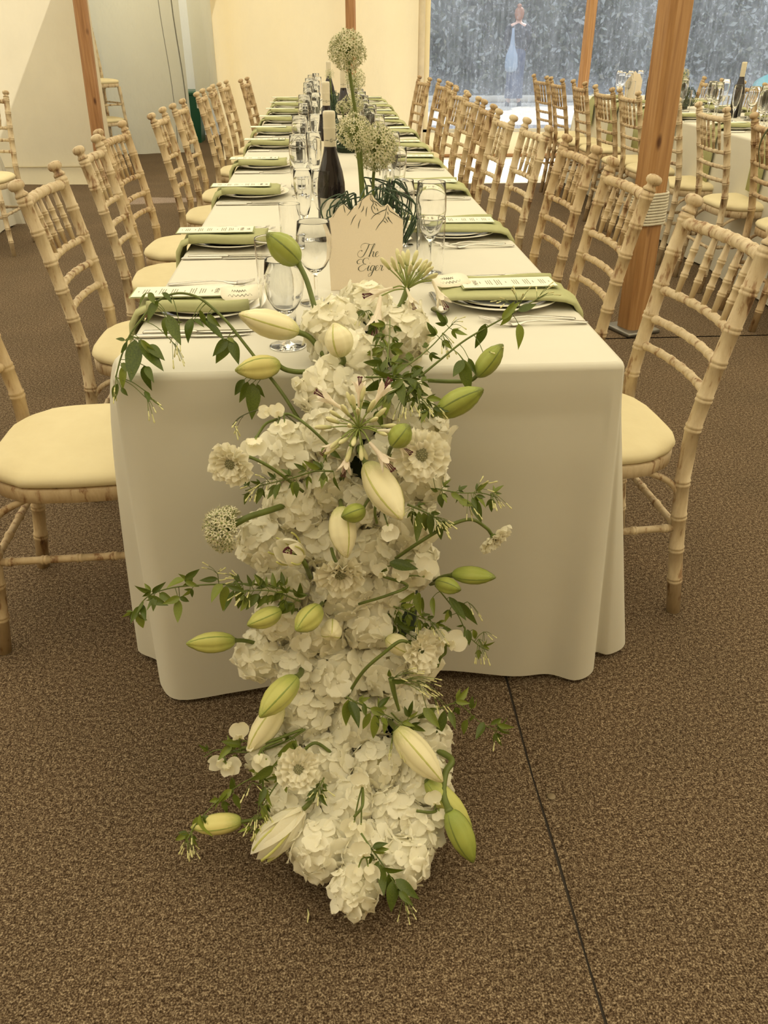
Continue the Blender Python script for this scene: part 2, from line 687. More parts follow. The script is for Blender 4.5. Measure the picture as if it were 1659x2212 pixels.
skirt = sheet('wall_skirt', (1.02, YB), (XR, YB), 0.0, 0.28, WALLC, 5, 0.008, 60, 5, seed=12)
MB().add(*cbox(1.03, XR, YB - 0.02, YB - 0.004, 0.265, 0.30, 0.003)).build('hem_band', simple('grey_webbing', (0.50, 0.47, 0.38), 0.8), skirt)
MB().add(*tube([(1.0, YB - 0.02, 0.012), (XR, YB - 0.02, 0.012)], 0.025, 8)).build('ground_rail', POLE2, skirt)
wz = 2.36


def pane_fn(x0, x1):
    return lambda u, w: (x0 + (x1 - x0) * u, YB + 0.006 * math.sin(u * 21) + 0.005 * math.sin(w * 9 + u * 5), 0.28 + (wz - 0.28) * w)


w1 = tag(MB().add(*grid(pane_fn(1.10, XR), 60, 24)).build('window_1', PVC), 'wide clear plastic marquee window, hazy and scratched', kind='structure')
MB().add(*cbox(1.055, 1.115, YB - 0.02, YB - 0.002, 0.0, wz, 0.004)).build('window_border', WALLC, w1)
tag(MB().add(*cbox(0.985, 1.05, YB - 0.09, YB - 0.03, 0, 2.6, 0.006)).build('trim_1', simple('pale_post', (0.62, 0.53, 0.38), 0.6, var=0.1, scale=8)), kind='structure')

MB().add(*tube([(-8.5, 7.13, 0.15), (-2.1, 7.13, 0.15)], 0.008, 6)).build('hem_seam', WALLD, bpy.data.objects['wall_left'])
# outside: pale ground, a kerb line, a bank of foliage
gr = MB()
gr.add(*grid(lambda u, w: (-14 + 40 * u, 8.80 + 16 * w, -0.03 + 0.02 * math.sin(u * 31) * math.sin(w * 19)), 40, 20))
gr.add(*grid(lambda u, w: (5.55 + 22 * u, -8 + 16.8 * w, -0.03), 10, 10))
tag(gr.build('ground', GROUND), kind='structure')


# ------------------------------------------------------------------ poles
def post(name, x, y, hw, z1, m, label, dx=0.0, top=None, bev=0.02, rotz=0.0):
    t = thing(name, label, 'pole', (x, y, 0), rotz)
    rs = []
    for z in np.linspace(0, z1, 12):
        ox = dx * z
        b = bev
        rs.append([(ox - hw + b, -hw, z), (ox + hw - b, -hw, z), (ox + hw, -hw + b, z), (ox + hw, hw - b, z), (ox + hw - b, hw, z), (ox - hw + b, hw, z), (ox - hw, hw - b, z), (ox - hw, -hw + b, z)])
    MB().add(*loft(rs, True)).build('shaft', m, t, False)
    return t


big = post('tent_pole', 1.395, 2.43, 0.058, 2.75, POLE, 'thick square timber pole bound with white rope, in front of the clear window', -0.03, rotz=0.35)
m = MB()
for k in range(11):
    z = 0.50 + k * 0.0125
    hw = 0.061
    pts = []
    for i in range(41):
        a = 2 * PI * i / 40
        c, s = math.cos(a), math.sin(a)
        e = 0.5
        pts.append((-0.03 * z + (hw + 0.004) * math.copysign(abs(c) ** e, c), (hw + 0.004) * math.copysign(abs(s) ** e, s), z + 0.0125 * i / 40))
    m.add(*tube(pts, [0.0062 + 0.0009 * (i % 2) for i in range(41)], 6))
m.build('rope_binding', ROPE, big)
m = MB()
for k in range(4):
    x0 = 0.085 + 0.006 * k
    m.add(*tube(smoothpath([(x0 - 0.03, 0.02, 0.70), (x0, 0.03, 0.66), (x0 + 0.015, 0.03, 0.58), (x0 + 0.01, 0.03, 0.50), (x0 - 0.01, 0.03, 0.46 - 0.008 * k), (x0 - 0.025, 0.03, 0.50), (x0 - 0.025, 0.03, 0.6), (x0 - 0.03, 0.02, 0.69)], 5), 0.006, 6))
m.build('rope_coil', ROPE, big)
MB().add(*cbox(-0.095, 0.095, -0.095, 0.095, 0.0, 0.02, 0.004)).build('foot_plate', simple('dull_steel', (0.25, 0.24, 0.22), 0.4, 0.8), big)
post('tent_pole', -2.14, 6.97, 0.055, 2.45, POLE2, 'brown timber pole at the end of the left canvas wall, before the stacked chairs', 0.03, rotz=0.1)
post('tent_pole', 0.255, 8.5, 0.052, 2.9, POLE2, 'timber pole against the cream back curtain, behind the tallest allium', 0.0)
post('tent_pole', 2.76, 8.42, 0.05, 2.5, POLE, 'slim orange timber pole before the plastic window, behind the far chairs', 0.0, rotz=0.5)
mt_ = MB().add(*cbox(0.72, 5.3, 6.84, 8.68, 0.0, 0.006, 0.002)).build('sun_patch', SUNPATCHM)  # white strip over the carpet, painting the sun patch below the window
tag(mt_, 'sunlit patch of floor, painted as a white strip along the clear plastic window', 'mat')
tag(MB().add(*lathe([(.0, 0), (.0075, 0), (.0085, .001), (.0075, .002), (.0, .0022)], 16)).build('carpet_pin', simple('brass_pin', (.20, .15, .09), .5, .3)), 'tiny round carpet pin just right of the seam on the bare carpet', 'pin').location = at_z(1191, 1721, 0.0)


# ================================================================== tablecloths
def lerp(a, b, t):
    return a + (b - a) * t


def make_cloth(name, ctrl, ztop, label, cat='tablecloth', inner=14, seed=0, n=6):
    """ctrl: closed list of (top x, top y, hem x, hem y, hem z, exponent)."""
    r = random.Random(seed)
    k = len(ctrl)
    pts = []
    for i in range(k):
        P = [np.array(ctrl[(i + d) % k], float) for d in (-1, 0, 1, 2)]
        gap = np.linalg.norm(P[2][:2] - P[1][:2])
        nn = max(n, int(gap / 0.07))
        for j in range(nn):
            t = j / nn
            lin = P[1] * (1 - t) + P[2] * t
            cr = 0.5 * (2 * P[1] + (P[2] - P[0]) * t + (2 * P[0] - 5 * P[1] + 4 * P[2] - P[3]) * t * t + (3 * P[1] - P[0] - 3 * P[2] + P[3]) * t ** 3)
            q = lin.copy()
            q[2:] = cr[2:] if gap < 0.5 else lin[2:]
            q[5] = min(2, max(0.25, lin[5]))
            pts.append(q)
    cx = sum(p[0] for p in pts) / len(pts)
    ts = [0, 0.004, 0.012, 0.03, 0.07, 0.11, 0.125, 0.14, 0.2, 0.3, 0.4, 0.52, 0.64, 0.76, 0.88, 0.96, 0.985, 1.0]
    rings = []
    R = 0.010
    for a in (0, 0.5, 1.0):        # rounded table edge
        ring = []
        for p in pts:
            c = np.array([cx, min(max(p[1], 0.4), 6.2 if ztop < 1 else p[1])])
            d = np.array([p[0] - (cx if abs(p[0] - cx) < 0.01 else cx), p[1] - c[1]])
            dx = -math.copysign(1, p[0] - cx) if abs(p[1] - c[1]) < 0.38 or True else 0
            ang = a * PI / 2
            off = R * (1 - math.sin(ang))
            sx = p[0] - math.copysign(off, p[0] - cx) * min(1, abs(p[0] - cx) / 0.2)
            sy = p[1] + (off if p[1] < c[1] else -off if p[1] > c[1] else 0)
            ring.append((sx, sy, ztop - R * (1 - math.cos(ang))))
        rings.append(ring)
    for t in ts[1:]:
        ring = []
        for i, p in enumerate(pts):
            s = t ** p[5]
            z = lerp(ztop - R, p[4], t)
            x, y = lerp(p[0], p[2], s), lerp(p[1], p[3], s)
            if 0.1 < t < 0.15:
                y += 0.0035 if abs(p[0] - cx) < 0.4 else 0
            ring.append((x, y, z))
        rings.append(ring)
    m = MB()
    m.add(*loft(rings))
    m.add([q for q in rings[0]], [tuple(range(len(pts)))])
    me = m.mesh(name, CLOTH)
    me.polygons[len(me.polygons) - 1].use_smooth = False
    return tag(link(name, me), label, cat)


def side_pts(x, sgn, ys, seed, amp=0.018, hz=0.012):
    r = random.Random(seed)
    out = []
    for i, y in enumerate(ys):
        out.append((x, y, x + sgn * (0.022 + amp * (1 if i % 2 else -0.6) * r.uniform(0.5, 1.2)), y + r.uniform(-0.02, 0.02), hz, 0.8))
    return out


TY = 6.62
ctrl = [(-0.45, 0.30, -0.49, 0.33, .012, .6), (-0.45, 0.12, -0.548, 0.18, .012, .35), (-0.45, 0.04, -0.488, 0.118, .014, .6), (-0.445, 0.004, -0.472, 0.045, .012, .7),
        (-0.41, 0, -0.424, -0.006, .012, .9), (-0.30, 0, -0.30, 0.004, .018, 1), (-0.15, 0, -0.15, 0.016, .03, 1), (0.0, 0, 0.0, 0.012, .036, 1), (0.15, 0, 0.145, 0.022, .036, 1),
        (0.30, 0, 0.303, 0.010, .02, 1), (0.385, 0, 0.388, 0.018, .014, 1), (0.43, 0, 0.446, -0.002, .010, 1), (0.444, 0.002, 0.492, 0.022, .012, 0.9), (0.449, 0.010, 0.512, 0.082, .014, 0.9),
        (0.45, 0.025, 0.545, 0.076, .012, 0.9), (0.45, 0.05, 0.588, 0.10, .012, 0.9), (0.45, 0.10, 0.594, 0.14, .012, 0.9), (0.45, 0.2, 0.53, 0.23, .012, .8), (0.45, 0.35, 0.476, 0.37, .012, .8)]
ctrl += side_pts(0.45, 1, np.arange(0.6, TY - 0.1, 0.33), 3)
ctrl += [(0.45, TY - 0.02, 0.50, TY + 0.02, .012, .8), (0.43, TY, 0.44, TY + 0.02, .012, .8), (0, TY, 0, TY + 0.02, .012, 1), (-0.43, TY, -0.44, TY + 0.02, .012, .8), (-0.45, TY - 0.02, -0.50, TY + 0.02, .012, .8)]
ctrl += side_pts(-0.45, -1, np.arange(0.6, TY - 0.1, 0.33), 4)[::-1]
make_cloth('tablecloth', ctrl, 0.75, 'long white tablecloth hanging to the carpet on the table with the flower cascade')


def simple_cloth(x0, x1, y0, y1, label, seed):
    c = [(x0, y0 + .03, x0 - .05, y0 - .03, .012, .8), (x0 + .02, y0, x0 + .0, y0 - .06, .012, .8)]
    c += [(x, y0, x + .01, y0 - 0.03 * (i % 2), .012, .9) for i, x in enumerate(np.arange(x0 + .14, x1 - .08, .14))]
    c += [(x1 - .02, y0, x1, y0 - .06, .012, .8), (x1, y0 + .03, x1 + .05, y0 - .03, .012, .8)]
    c += side_pts(x1, 1, np.arange(y0 + 0.3, y1 - 0.1, 0.33), seed)
    c += [(x1, y1 - .02, x1 + .04, y1 + .02, .012, .8), (x1 - .02, y1, x1, y1 + .02, .012, .8), (x0 + .02, y1, x0, y1 + .02, .012, .8), (x0, y1 - .02, x0 - .04, y1 + .02, .012, .8)]
    c += side_pts(x0, -1, np.arange(y0 + 0.3, y1 - 0.1, 0.33), seed + 1)[::-1]
    return make_cloth('tablecloth', c, 0.75, label, seed=seed)


simple_cloth(2.25, 3.01, 1.9, 6.82, 'white tablecloth on the second long table, beyond the rope-bound pole', 21)
simple_cloth(-3.7, -2.43, 4.68, 5.15, 'white tablecloth corner by the lone chair before the left canvas wall', 31)


# ================================================================== chairs
def rings_prof(L_, r, ats, r2=None, h=0.0021, w=0.0038):
    """radius profile with pairs of raised rings at the given arc lengths."""
    r2 = r2 or r
    def base(s):
        return lerp(r, r2, s / L_)
    pr = [(0, base(0))]
    for a in sorted(ats):
        for ds, dh in ((-2.4, 0), (-2.0, .8), (-1.2, 1), (-.5, .7), (0, 0.1), (.5, .7), (1.2, 1), (2.0, .8), (2.4, 0)):
            pr.append((a + ds * w, base(a) + dh * h))
    pr.append((L_, base(L_)))
    return pr


def plen(p):
    return sum(np.linalg.norm(np.array(b) - np.array(a)) for a, b in zip(p, p[1:]))


def make_chair():
    t = thing('banquet_chair', 'x', 'chair', (0, 0, 0))
    for s in (-1, 1):
        path = smoothpath([(s * .178, -.238, 0), (s * .174, -.208, .22), (s * .169, -.19, .43), (s * .170, -.202, .56), (s * .172, -.233, .73), (s * .174, -.268, .89)], 6)
        ln = plen(path)
        ats = [.10, .19, .28, .37, .505, .575, .655, .73, .81, ln - .014]
        pr = rings_prof(ln, .0168, ats, .0168)
        MB().add(*turned(path, pr, 12)).build('rear_post', WOOD, t)
        e = np.array(path[-1])
        d = np.array([0, -.37, 1.0])
        d /= np.linalg.norm(d)
        fp = [(0, .0178), (.006, .0175), (.012, .0125), (.017, .013), (.020, .0185), (.026, .0215), (.033, .021), (.039, .016), (.042, .006)]
        MB().add(*turned([e, e + d * .042], fp, 12)).build('finial', WOOD, t)
    zr = [(.868, -.262, .0132, 8, .0016), (.715, -.229, .0098, 7, .0014), (.645, -.217, .0096, 7, .0014), (.578, -.205, .0096, 7, .0014)]
    for i, (z, y, r, k, h) in enumerate(zr):
        path = smoothpath([(-.170, y, z), (-.09, y - .018, z), (0, y - .024, z), (.09, y - .018, z), (.170, y, z)], 5)
        ln = plen(path)
        MB().add(*turned(path, rings_prof(ln, r, [ln * (j + .5) / k for j in range(k)], None, h, .003), 10)).build('top_rail' if i == 0 else 'back_rail', WOOD, t)
    for j in range(5):
        x = -.108 + .054 * j
        b = -.024 * (1 - (x / .17) ** 2)
        p = [(x * 1.03, -.262 + b, .862), (x, -.229 + b, .72)]
        ln = plen(p)
        pr = [(0, .0062)] + rings_prof(ln, .0082, [ln * .3, ln * .5, ln * .7], None, .0015, .0024)[1:-1] + [(ln, .0062)]
        MB().add(*turned(p, pr, 8)).build('spindle', WOOD, t)

    def seat_ring(z, i, ry=0.0):
        out = []
        for k in range(40):
            a = 2 * PI * k / 40
            c, s = math.cos(a), math.sin(a)
            w = .198 - .014 * (s < 0) * -s
            e = .55
            x = (w - i) * math.copysign(abs(c) ** e, c)
            y = (.196 - i) * math.copysign(abs(s) ** e, s)
            if y < -.12:
                x *= .96
            out.append((x, y, z))
        return out
    MB().add(*loft([seat_ring(.396, .006), seat_ring(.399, .001), seat_ring(.426, 0), seat_ring(.43, .004)], True)).build('seat_frame', WOOD, t)
    m = MB()
    rs = []
    for z, i in ((.430, .010), (.436, .001), (.446, -.003), (.456, .002), (.464, .016), (.470, .045), (.474, .10), (.4755, .16)):
        rs.append([(x, y, z + .0008 * math.sin(j * 2.3) * (z < .46)) for j, (x, y, _) in enumerate(seat_ring(z, i))])
    m.add(*loft(rs, True))
    m.build('seat_pad', PAD, t)
    for s in (-1, 1):
        p = [(s * .182, .182, 0), (s * .165, .158, .40)]
        ln = plen(p)
        MB().add(*turned(p, rings_prof(ln, .0135, [.09, .17, .25, .33], .0175), 12)).build('front_leg', WOOD, t)
        for z in (.245,):
            yf = .182 - .024 * z / .425
            p = [(s * (.182 - .017 * z / .425), yf, z), (s * (.178 - .009 * z / .43), -.238 + .048 * z / .43, z)]
            ln = plen(p)
            MB().add(*turned(p, rings_prof(ln, .0088, [ln * (j + .5) / 5 for j in range(5)], None, .0022, .003), 8)).build('stretcher', WOOD, t)
        MB().add(*tube(smoothpath([(s * .172, -.195, .33), (s * .168, -.16, .37), (s * .163, -.10, .398)], 4), .008, 6)).build('seat_brace', WOOD, t)
    for y, z in ((.170, .235), (-.212, .235)):
        p = [(-.174, y, z), (.174, y, z)]
        MB().add(*turned(p, rings_prof(.348, .0088, [.348 * (j + .5) / 4 for j in range(4)], None, .0022, .003), 8)).build('stretcher', WOOD, t)
    return t


chair0 = make_chair()
bpy.context.view_layer.update()


def tree_of(root):
    cs = [c for c in COL.objects if c.parent is root]
    return [(c, [g for g in COL.objects if g.parent is c]) for c in cs]


CTREE = tree_of(chair0)
used = [0]
TINTS = [(1.0, 1.0, 1.0, 1), (1.05, 1.06, 1.08, 1), (0.92, 0.87, 0.80, 1), (0.98, 0.95, 0.90, 1), (0.84, 0.76, 0.66, 1), (1.08, 1.10, 1.12, 1), (0.9, 0.83, 0.73, 1)]


def chair(x, y, face, label, group=None, tint=0, z=0.0, tilt=0.0):
    col = TINTS[tint % len(TINTS)]
    if not used[0]:
        used[0] = 1
        chair0.location, chair0.rotation_euler = (x, y, z), (tilt, 0, math.radians(face - 90))
        tag(chair0, label, None, group)
        chair0.color = col
        for c, _ in CTREE:
            c.color = col
        return chair0
    return dup(chair0, CTREE, (x, y, z), (tilt, 0, math.radians(face - 90)), label, group, col)


ORD = ['first', 'second', 'third', 'fourth', 'fifth', 'sixth', 'seventh', 'eighth', 'ninth', 'tenth', 'eleventh', 'twelfth']
GC = 'limewashed chairs round the long flower table'
# (x, y, facing in degrees, tint)
lefts = [(-.63, .385, 2, 2), (-.575, 1.09, 0, 0), (-.61, 1.82, 4, 0), (-.65, 2.33, -3, 2), (-.585, 3.06, 1, 3), (-.575, 3.64, 0, 3), (-.575, 4.58, 1, 3), (-.56, 5.10, 3, 3), (-.54, 5.66, -3, 2), (-.42, 6.15, -4, 4)]
for i, (x, y, f, tn) in enumerate(lefts):
    chair(x, y, f, f'limewashed chair with ivory cushion, {ORD[i]} from the cascade along the canvas-wall side', GC, tn)
rights = [(.515, .405, 184, 1), (.515, 1.07, 180, 3), (.545, 1.69, 181, 2), (.55, 2.36, 182, 5), (.51, 2.84, 180, 5), (.545, 3.49, 178, 4), (.555, 4.05, 181, 3), (.57, 4.62, 183, 3), (.60, 5.22, 178, 2), (.60, 5.72, 184, 4), (.52, 6.3, 188, 4)]
for i, (x, y, f, tn) in enumerate(rights):
    chair(x, y, f, f'limewashed chair with ivory cushion, {ORD[i]} from the cascade along the plastic-window side', GC, tn)
GR = 'limewashed chairs at the second table'
seconds = [(2.21, 2.55, 0, 4), (2.22, 3.22, 0, 1), (2.22, 3.86, 0, 1), (2.20, 4.48, 1, 3), (2.15, 4.87, 2, 2), (2.18, 5.58, -1, 4), (2.12, 6.04, 1, 4), (2.10, 6.55, 5, 4)]
for i, (x, y, f, tn) in enumerate(seconds):
    chair(x, y, f, f'limewashed chair {ORD[i]} from the near end on the pole side of the second table', GR, tn)
for i, (x, y) in enumerate([(2.90, 4.7), (2.90, 5.35), (2.86, 6.0)]):
    chair(x, y, 180, f'browner chair on the window side of the second table, {ORD[i]} from the near end', GR, 2)
chair(-2.27, 4.37, 268, 'lone limewashed chair before the left canvas wall, turned to the cloth corner', None, 5)
chair(-2.40, 8.35, -50, 'lower chair of the stack behind the brown timber pole', 'stacked chairs', 5)
chair(-2.40, 8.35, -50, 'upper chair of the stack behind the brown timber pole', 'stacked chairs', 5, 0.36)


# ================================================================== outside the window
def hedge():
    r = np.random.default_rng(5)
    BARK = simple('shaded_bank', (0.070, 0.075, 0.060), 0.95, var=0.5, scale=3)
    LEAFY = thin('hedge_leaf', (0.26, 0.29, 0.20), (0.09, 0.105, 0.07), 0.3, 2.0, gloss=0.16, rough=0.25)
    t = thing('hedge', 'dark leafy bank behind the person, seen through the hazy plastic', 'hedge', (0, 0, 0))

    def fn(u, w):
        x = -8 + 34 * u
        y = 18.4 + 2.6 * w + 0.5 * math.sin(x * 1.1) * w
        return (x, y + 0.3 * math.sin(x * 3.1 + w * 9), -0.05 + 6.2 * w)
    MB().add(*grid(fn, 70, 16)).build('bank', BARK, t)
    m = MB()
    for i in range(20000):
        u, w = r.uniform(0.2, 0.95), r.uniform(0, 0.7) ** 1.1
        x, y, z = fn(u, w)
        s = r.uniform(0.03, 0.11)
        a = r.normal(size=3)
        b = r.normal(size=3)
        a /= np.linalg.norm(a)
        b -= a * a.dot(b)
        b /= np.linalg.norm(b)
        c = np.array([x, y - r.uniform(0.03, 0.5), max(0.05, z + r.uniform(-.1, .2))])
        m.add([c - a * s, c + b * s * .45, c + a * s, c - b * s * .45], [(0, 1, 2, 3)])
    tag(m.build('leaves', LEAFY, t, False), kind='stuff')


hedge()
tag(MB().add(*cbox(-6, 24, 17.6, 17.75, -0.03, 0.09, 0.02)).build('kerb', simple('pale_kerb', (0.46, 0.42, 0.33), 0.8)), kind='structure')
# teal cloth heap seen at the right
t = thing('tarpaulin', 'blurred teal tarpaulin heap beyond the plastic, at the far right', 'tarpaulin', (9.15, 17.0, 0), 0)
t.scale = (.26, .26, .40)
TEAL = simple('teal_sheet', (0.06, 0.33, 0.30), 0.5)
MB().add(*grid(lambda u, w: (1.3 * math.sin(PI * w) * math.cos(2 * PI * u) * (1 + .12 * math.sin(7 * u * PI)), .6 * math.sin(PI * w) * math.sin(2 * PI * u), max(-.03, .55 + .62 * math.cos(PI * w) + .08 * math.sin(13 * u + 5 * w))), 28, 12)).build('sheet', TEAL, t)


def person():
    base = at_z(1108, 226, 0.0)
    x0, y0 = base[0], base[1]
    H = 1.62
    t = thing('person', 'person outside in a black top and long dark skirt, pale blue bag at the shoulder', 'person', (x0, y0, -0.03), math.radians(165))
    SKIN, HAIR = simple('skin', (0.62, 0.38, 0.28), 0.6), simple('auburn_hair', (0.30, 0.12, 0.05), 0.6, var=0.2, scale=60)
    TOP, SK, CL = simple('black_top', (0.010, 0.011, 0.018), 0.8), simple('slate_skirt', (0.045, 0.06, 0.11), 0.8, var=0.2, scale=10), simple('blue_cloth', (0.24, 0.31, 0.40), 0.8)
    # one skinned body, seen from behind, arms bent forward
    J = [((0, 0, .92), .115), ((0, .01, 1.08), .10), ((0, .015, 1.24), .125), ((0, .01, 1.36), .09), ((0, 0, 1.43), .048), ((0, -.01, 1.50), .06), ((0, -.015, 1.57), .085), ((0, -.01, 1.645), .055),
         ((.16, .01, 1.36), .055), ((.21, .03, 1.12), .044), ((.13, -.12, .99), .034), ((.08, -.19, .97), .03),
         ((-.16, .01, 1.36), .055), ((-.21, .03, 1.12), .044), ((-.15, -.14, 1.0), .034), ((-.10, -.2, .98), .03),
         ((.09, 0, .86), .09), ((.10, .01, .48), .058), ((.10, .03, .09), .04), ((.12, -.10, .035), .036),
         ((-.09, 0, .86), .09), ((-.095, .01, .48), .058), ((-.10, .03, .10), .04), ((-.11, -.09, .035), .036)]
    E = [(0, 1), (1, 2), (2, 3), (3, 4), (4, 5), (5, 6), (6, 7), (3, 8), (8, 9), (9, 10), (10, 11), (3, 12), (12, 13), (13, 14), (14, 15), (0, 16), (16, 17), (17, 18), (18, 19), (0, 20), (20, 21), (21, 22), (22, 23)]
    # five fingers on each hand
    for hi, sx in ((11, -1), (15, 1)):
        hx, hy, hz = J[hi][0]
        for q in range(5):
            J.append(((hx + sx * (.012 * q - .02), hy - .05 - .008 * (2 - abs(q - 2)), hz - .012 * q + .02), .0095))
            J.append(((hx + sx * (.012 * q - .005), hy - .07 - .008 * (2 - abs(q - 2)), hz - .012 * q - .005), .008))
            E += [(hi, len(J) - 2), (len(J) - 2, len(J) - 1)]
    me = bpy.data.meshes.new('body')
    me.from_pydata([j[0] for j in J], E, [])
    o = link('body', me, t)
    me.materials.append(SKIN)
    sk = o.modifiers.new('skin', 'SKIN')
    for i, d in enumerate(me.skin_vertices[0].data):
        d.radius = (J[i][1], J[i][1] * (.78 if i in (0, 1, 2) else 1))
        d.use_root = i == 0
    ss = o.modifiers.new('sub', 'SUBSURF')
    ss.levels = ss.render_levels = 2

    def body_ring(z, rx, ry, y=0, n=20, wob=0.0, k=7):
        return [(rx * math.cos(2 * PI * i / n) * (1 + wob * math.sin(k * 2 * PI * i / n)), y + ry * math.sin(2 * PI * i / n) * (1 + wob * math.sin(k * 2 * PI * i / n)), z) for i in range(n)]
    MB().add(*loft([body_ring(z, a, b, y) for z, a, b, y in ((.90, .17, .135, 0), (1.0, .155, .125, 0), (1.12, .15, .12, .01), (1.27, .175, .13, .015), (1.36, .16, .10, .012), (1.40, .09, .075, .008), (1.43, .06, .06, 0))])).build('top', TOP, t)
    for s in (-1, 1):
        MB().add(*tube([(s * .13, .01, 1.36), (s * .185, .012, 1.33), (s * .215, .03, 1.12), (s * .165, -.09, 1.02)], [.07, .066, .054, .045], 12)).build('sleeve', TOP, t)
    MB().add(*loft([body_ring(z, a, b, y, 32, w, 6) for z, a, b, y, w in ((1.0, .15, .125, 0, 0), (.92, .172, .14, 0, .01), (.8, .175, .155, .01, .02), (.6, .165, .16, .02, .04), (.35, .16, .165, .04, .06), (.16, .165, .17, .06, .08), (.15, .16, .165, .06, .08))])).build('skirt', SK, t)
    MB().add(*loft([body_ring(z, a, b, y) for z, a, b, y in ((1.46, .03, .03, .05), (1.50, .075, .06, .03), (1.57, .092, .09, .022), (1.63, .085, .088, .015), (1.675, .05, .055, .01), (1.685, .01, .01, .01))], True)).build('hair', HAIR, t)
    v, f = lathe([(.004, 0), (.035, .01), (.045, .035), (.035, .06), (.004, .07)], 12)
    MB().add(*xf((v, f), Matrix.Translation((0.01, .03, 1.665)))).build('hair_bun', HAIR, t)
    MB().add(*loft([[(.085 + a * math.cos(2 * PI * k / 14) * (1 + .1 * math.sin(3 * k)), .165 + .035 * math.sin(2 * PI * k / 14) * a / .08, z) for k in range(14)] for a, z in ((.05, .60), (.105, .63), (.12, .70), (.115, .82), (.105, .90), (.075, .96), (.045, 1.06), (.03, 1.2), (.02, 1.34))], True)).build('shoulder_bag', CL, t)
    for s in (-1, 1):
        MB().add(*loft([[(q[0] + s * .12, q[1] - .03 , q[2]) for q in body_ring(z, a, b, 0, 14)] for z, a, b in ((0, .04, .12), (.03, .045, .125), (.07, .038, .08), (.10, .03, .05))], True)).build('shoe', TOP, t)


person()
b = thing('litter_bin', 'dark green plastic bin standing in the alcove beyond the left chairs', 'bin', (-1.86, 10.6, 0))
MB().add(*loft([[(-a, -a, z), (a, -a, z), (a, a, z), (-a, a, z)] for a, z in ((.20, 0), (.235, .52), (.235, .55))], True)).build('tub', BINM, b, False)
MB().add(*cbox(-.255, .255, -.255, .255, .55, .60, .015)).build('lid', BINM, b, False)

# ================================================================== place settings
def disc(prof, seg=48):
    return MB().add(*lathe(prof, seg))


PLATE_ME = disc([(0, .004), (.07, .004), (.085, .005), (.105, .012), (.123, .0165), (.126, .0175), (.1265, .019), (.125, .0195), (.104, .0155), (.086, .0085), (.08, .0075), (0, .0075)]).mesh('dinner_plate', CHINA)
SIDE_ME = disc([(0, .0), (.055, .0), (.07, .002), (.088, .009), (.104, .013), (.1055, .0148), (.104, .0155), (.088, .0122), (.072, .0055), (.066, .0042), (0, .0042)]).mesh('starter_plate', CHINA)


def rings_along(path, hw, ht, seed):
    """flat folded cloth swept along (u,z) points; hw is half width over v."""
    r = random.Random(seed)
    rs = []
    n = len(path)
    for i, (u, z) in enumerate(path):
        a = path[min(i + 1, n - 1)]
        b = path[max(i - 1, 0)]
        d = np.array([a[0] - b[0], a[1] - b[1]])
        d /= np.linalg.norm(d) + 1e-9
        nx, nz = -d[1], d[0]
        ring = []
        w = hw * (1 + .03 * math.sin(i * 1.3 + seed))
        for k in range(20):
            an = 2 * PI * k / 20
            c, s = math.cos(an), math.sin(an)
            v = w * math.copysign(abs(c) ** .6, c)
            h = ht * math.copysign(abs(s) ** .8, s) * (1 + .5 * abs(c) ** 3) + .003 * math.sin(v * 60 + i * .7 + seed)
            ring.append((u + nx * h, v, z + nz * h))
        rs.append(ring)
    return loft(rs, True)


def napkin_mesh(seed, drop, inn=.24):
    path = [(inn, .0), (inn - .005, .001), (.2, .002), (.12, .0015), (.05, .0), (.015, -.004), (-.006, -.012), (-.020, -.035), (-.026, -.075), (-.029, -.14), (-.031, -drop)]
    path = [(-q[0], q[1]) for q in path]      # sweep runs outward; turned back below
    v, f = rings_along(path, .072, .0065, seed)
    v = [(-x, -y, z) for x, y, z in v]
    m = MB().add(v, f)
    # rolled near edge
    m.add(*tube([(u, -.067, .003 + .002 * math.sin(u * 30)) for u in np.linspace(.015, inn + .003, 12)], .0115, 10))
    return m.mesh('napkin', GREEN)


NAPK = {-1: [napkin_mesh(i, .22 + .05 * i, .212) for i in range(3)], 1: [napkin_mesh(i + 5, .22 + .05 * i, .272) for i in range(3)]}


def text_mesh(txt, size, m, name='print'):
    cu = bpy.data.curves.new(name, 'FONT')
    cu.body = txt
    cu.size = size
    cu.align_x = 'CENTER'
    cu.extrude = 0.00008
    o = bpy.data.objects.new(name, cu)
    COL.objects.link(o)
    dg = bpy.context.evaluated_depsgraph_get()
    me = bpy.data.meshes.new_from_object(o.evaluated_get(dg))
    bpy.data.objects.remove(o)
    me.materials.clear()
    me.materials.append(m)
    me.name = name
    return me


MENU_TXT = text_mesh('MENU', 0.0135, GREYINK)
mm = MB()
rr = random.Random(4)
for y, k, w in ((.060, 1, .018), (.046, 3, .04), (.026, 3, .045), (.004, 1, .014), (-.012, 3, .042), (-.036, 3, .045), (-.055, 1, .014), (-.070, 3, .04), (-.090, 1, .012)):
    for j in range(k):
        x = -w / 2
        ww = w * rr.uniform(.7, 1)
        x = -ww / 2
        while x < ww / 2:
            l = rr.uniform(.003, .008)
            mm.add(*box(x, min(x + l, ww / 2), y - j * .0048 - .0009, y - j * .0048 + .0009, 0, .0001))
            x += l + .0014
MENU_LINES = mm.mesh('print', GREYINK, False)
mm = MB().add(*tube(smoothpath([(-.009, .087, 0), (-.004, .092, 0), (.001, .087, 0), (.006, .093, 0), (.009, .086, 0)], 4), .0005, 4))
mm.add(*tube(smoothpath([(-.005, .084, 0), (.0, .086, 0), (.006, .083, 0)], 4), .0005, 4))
MENU_ORN = mm.mesh('ornament', GREYINK)
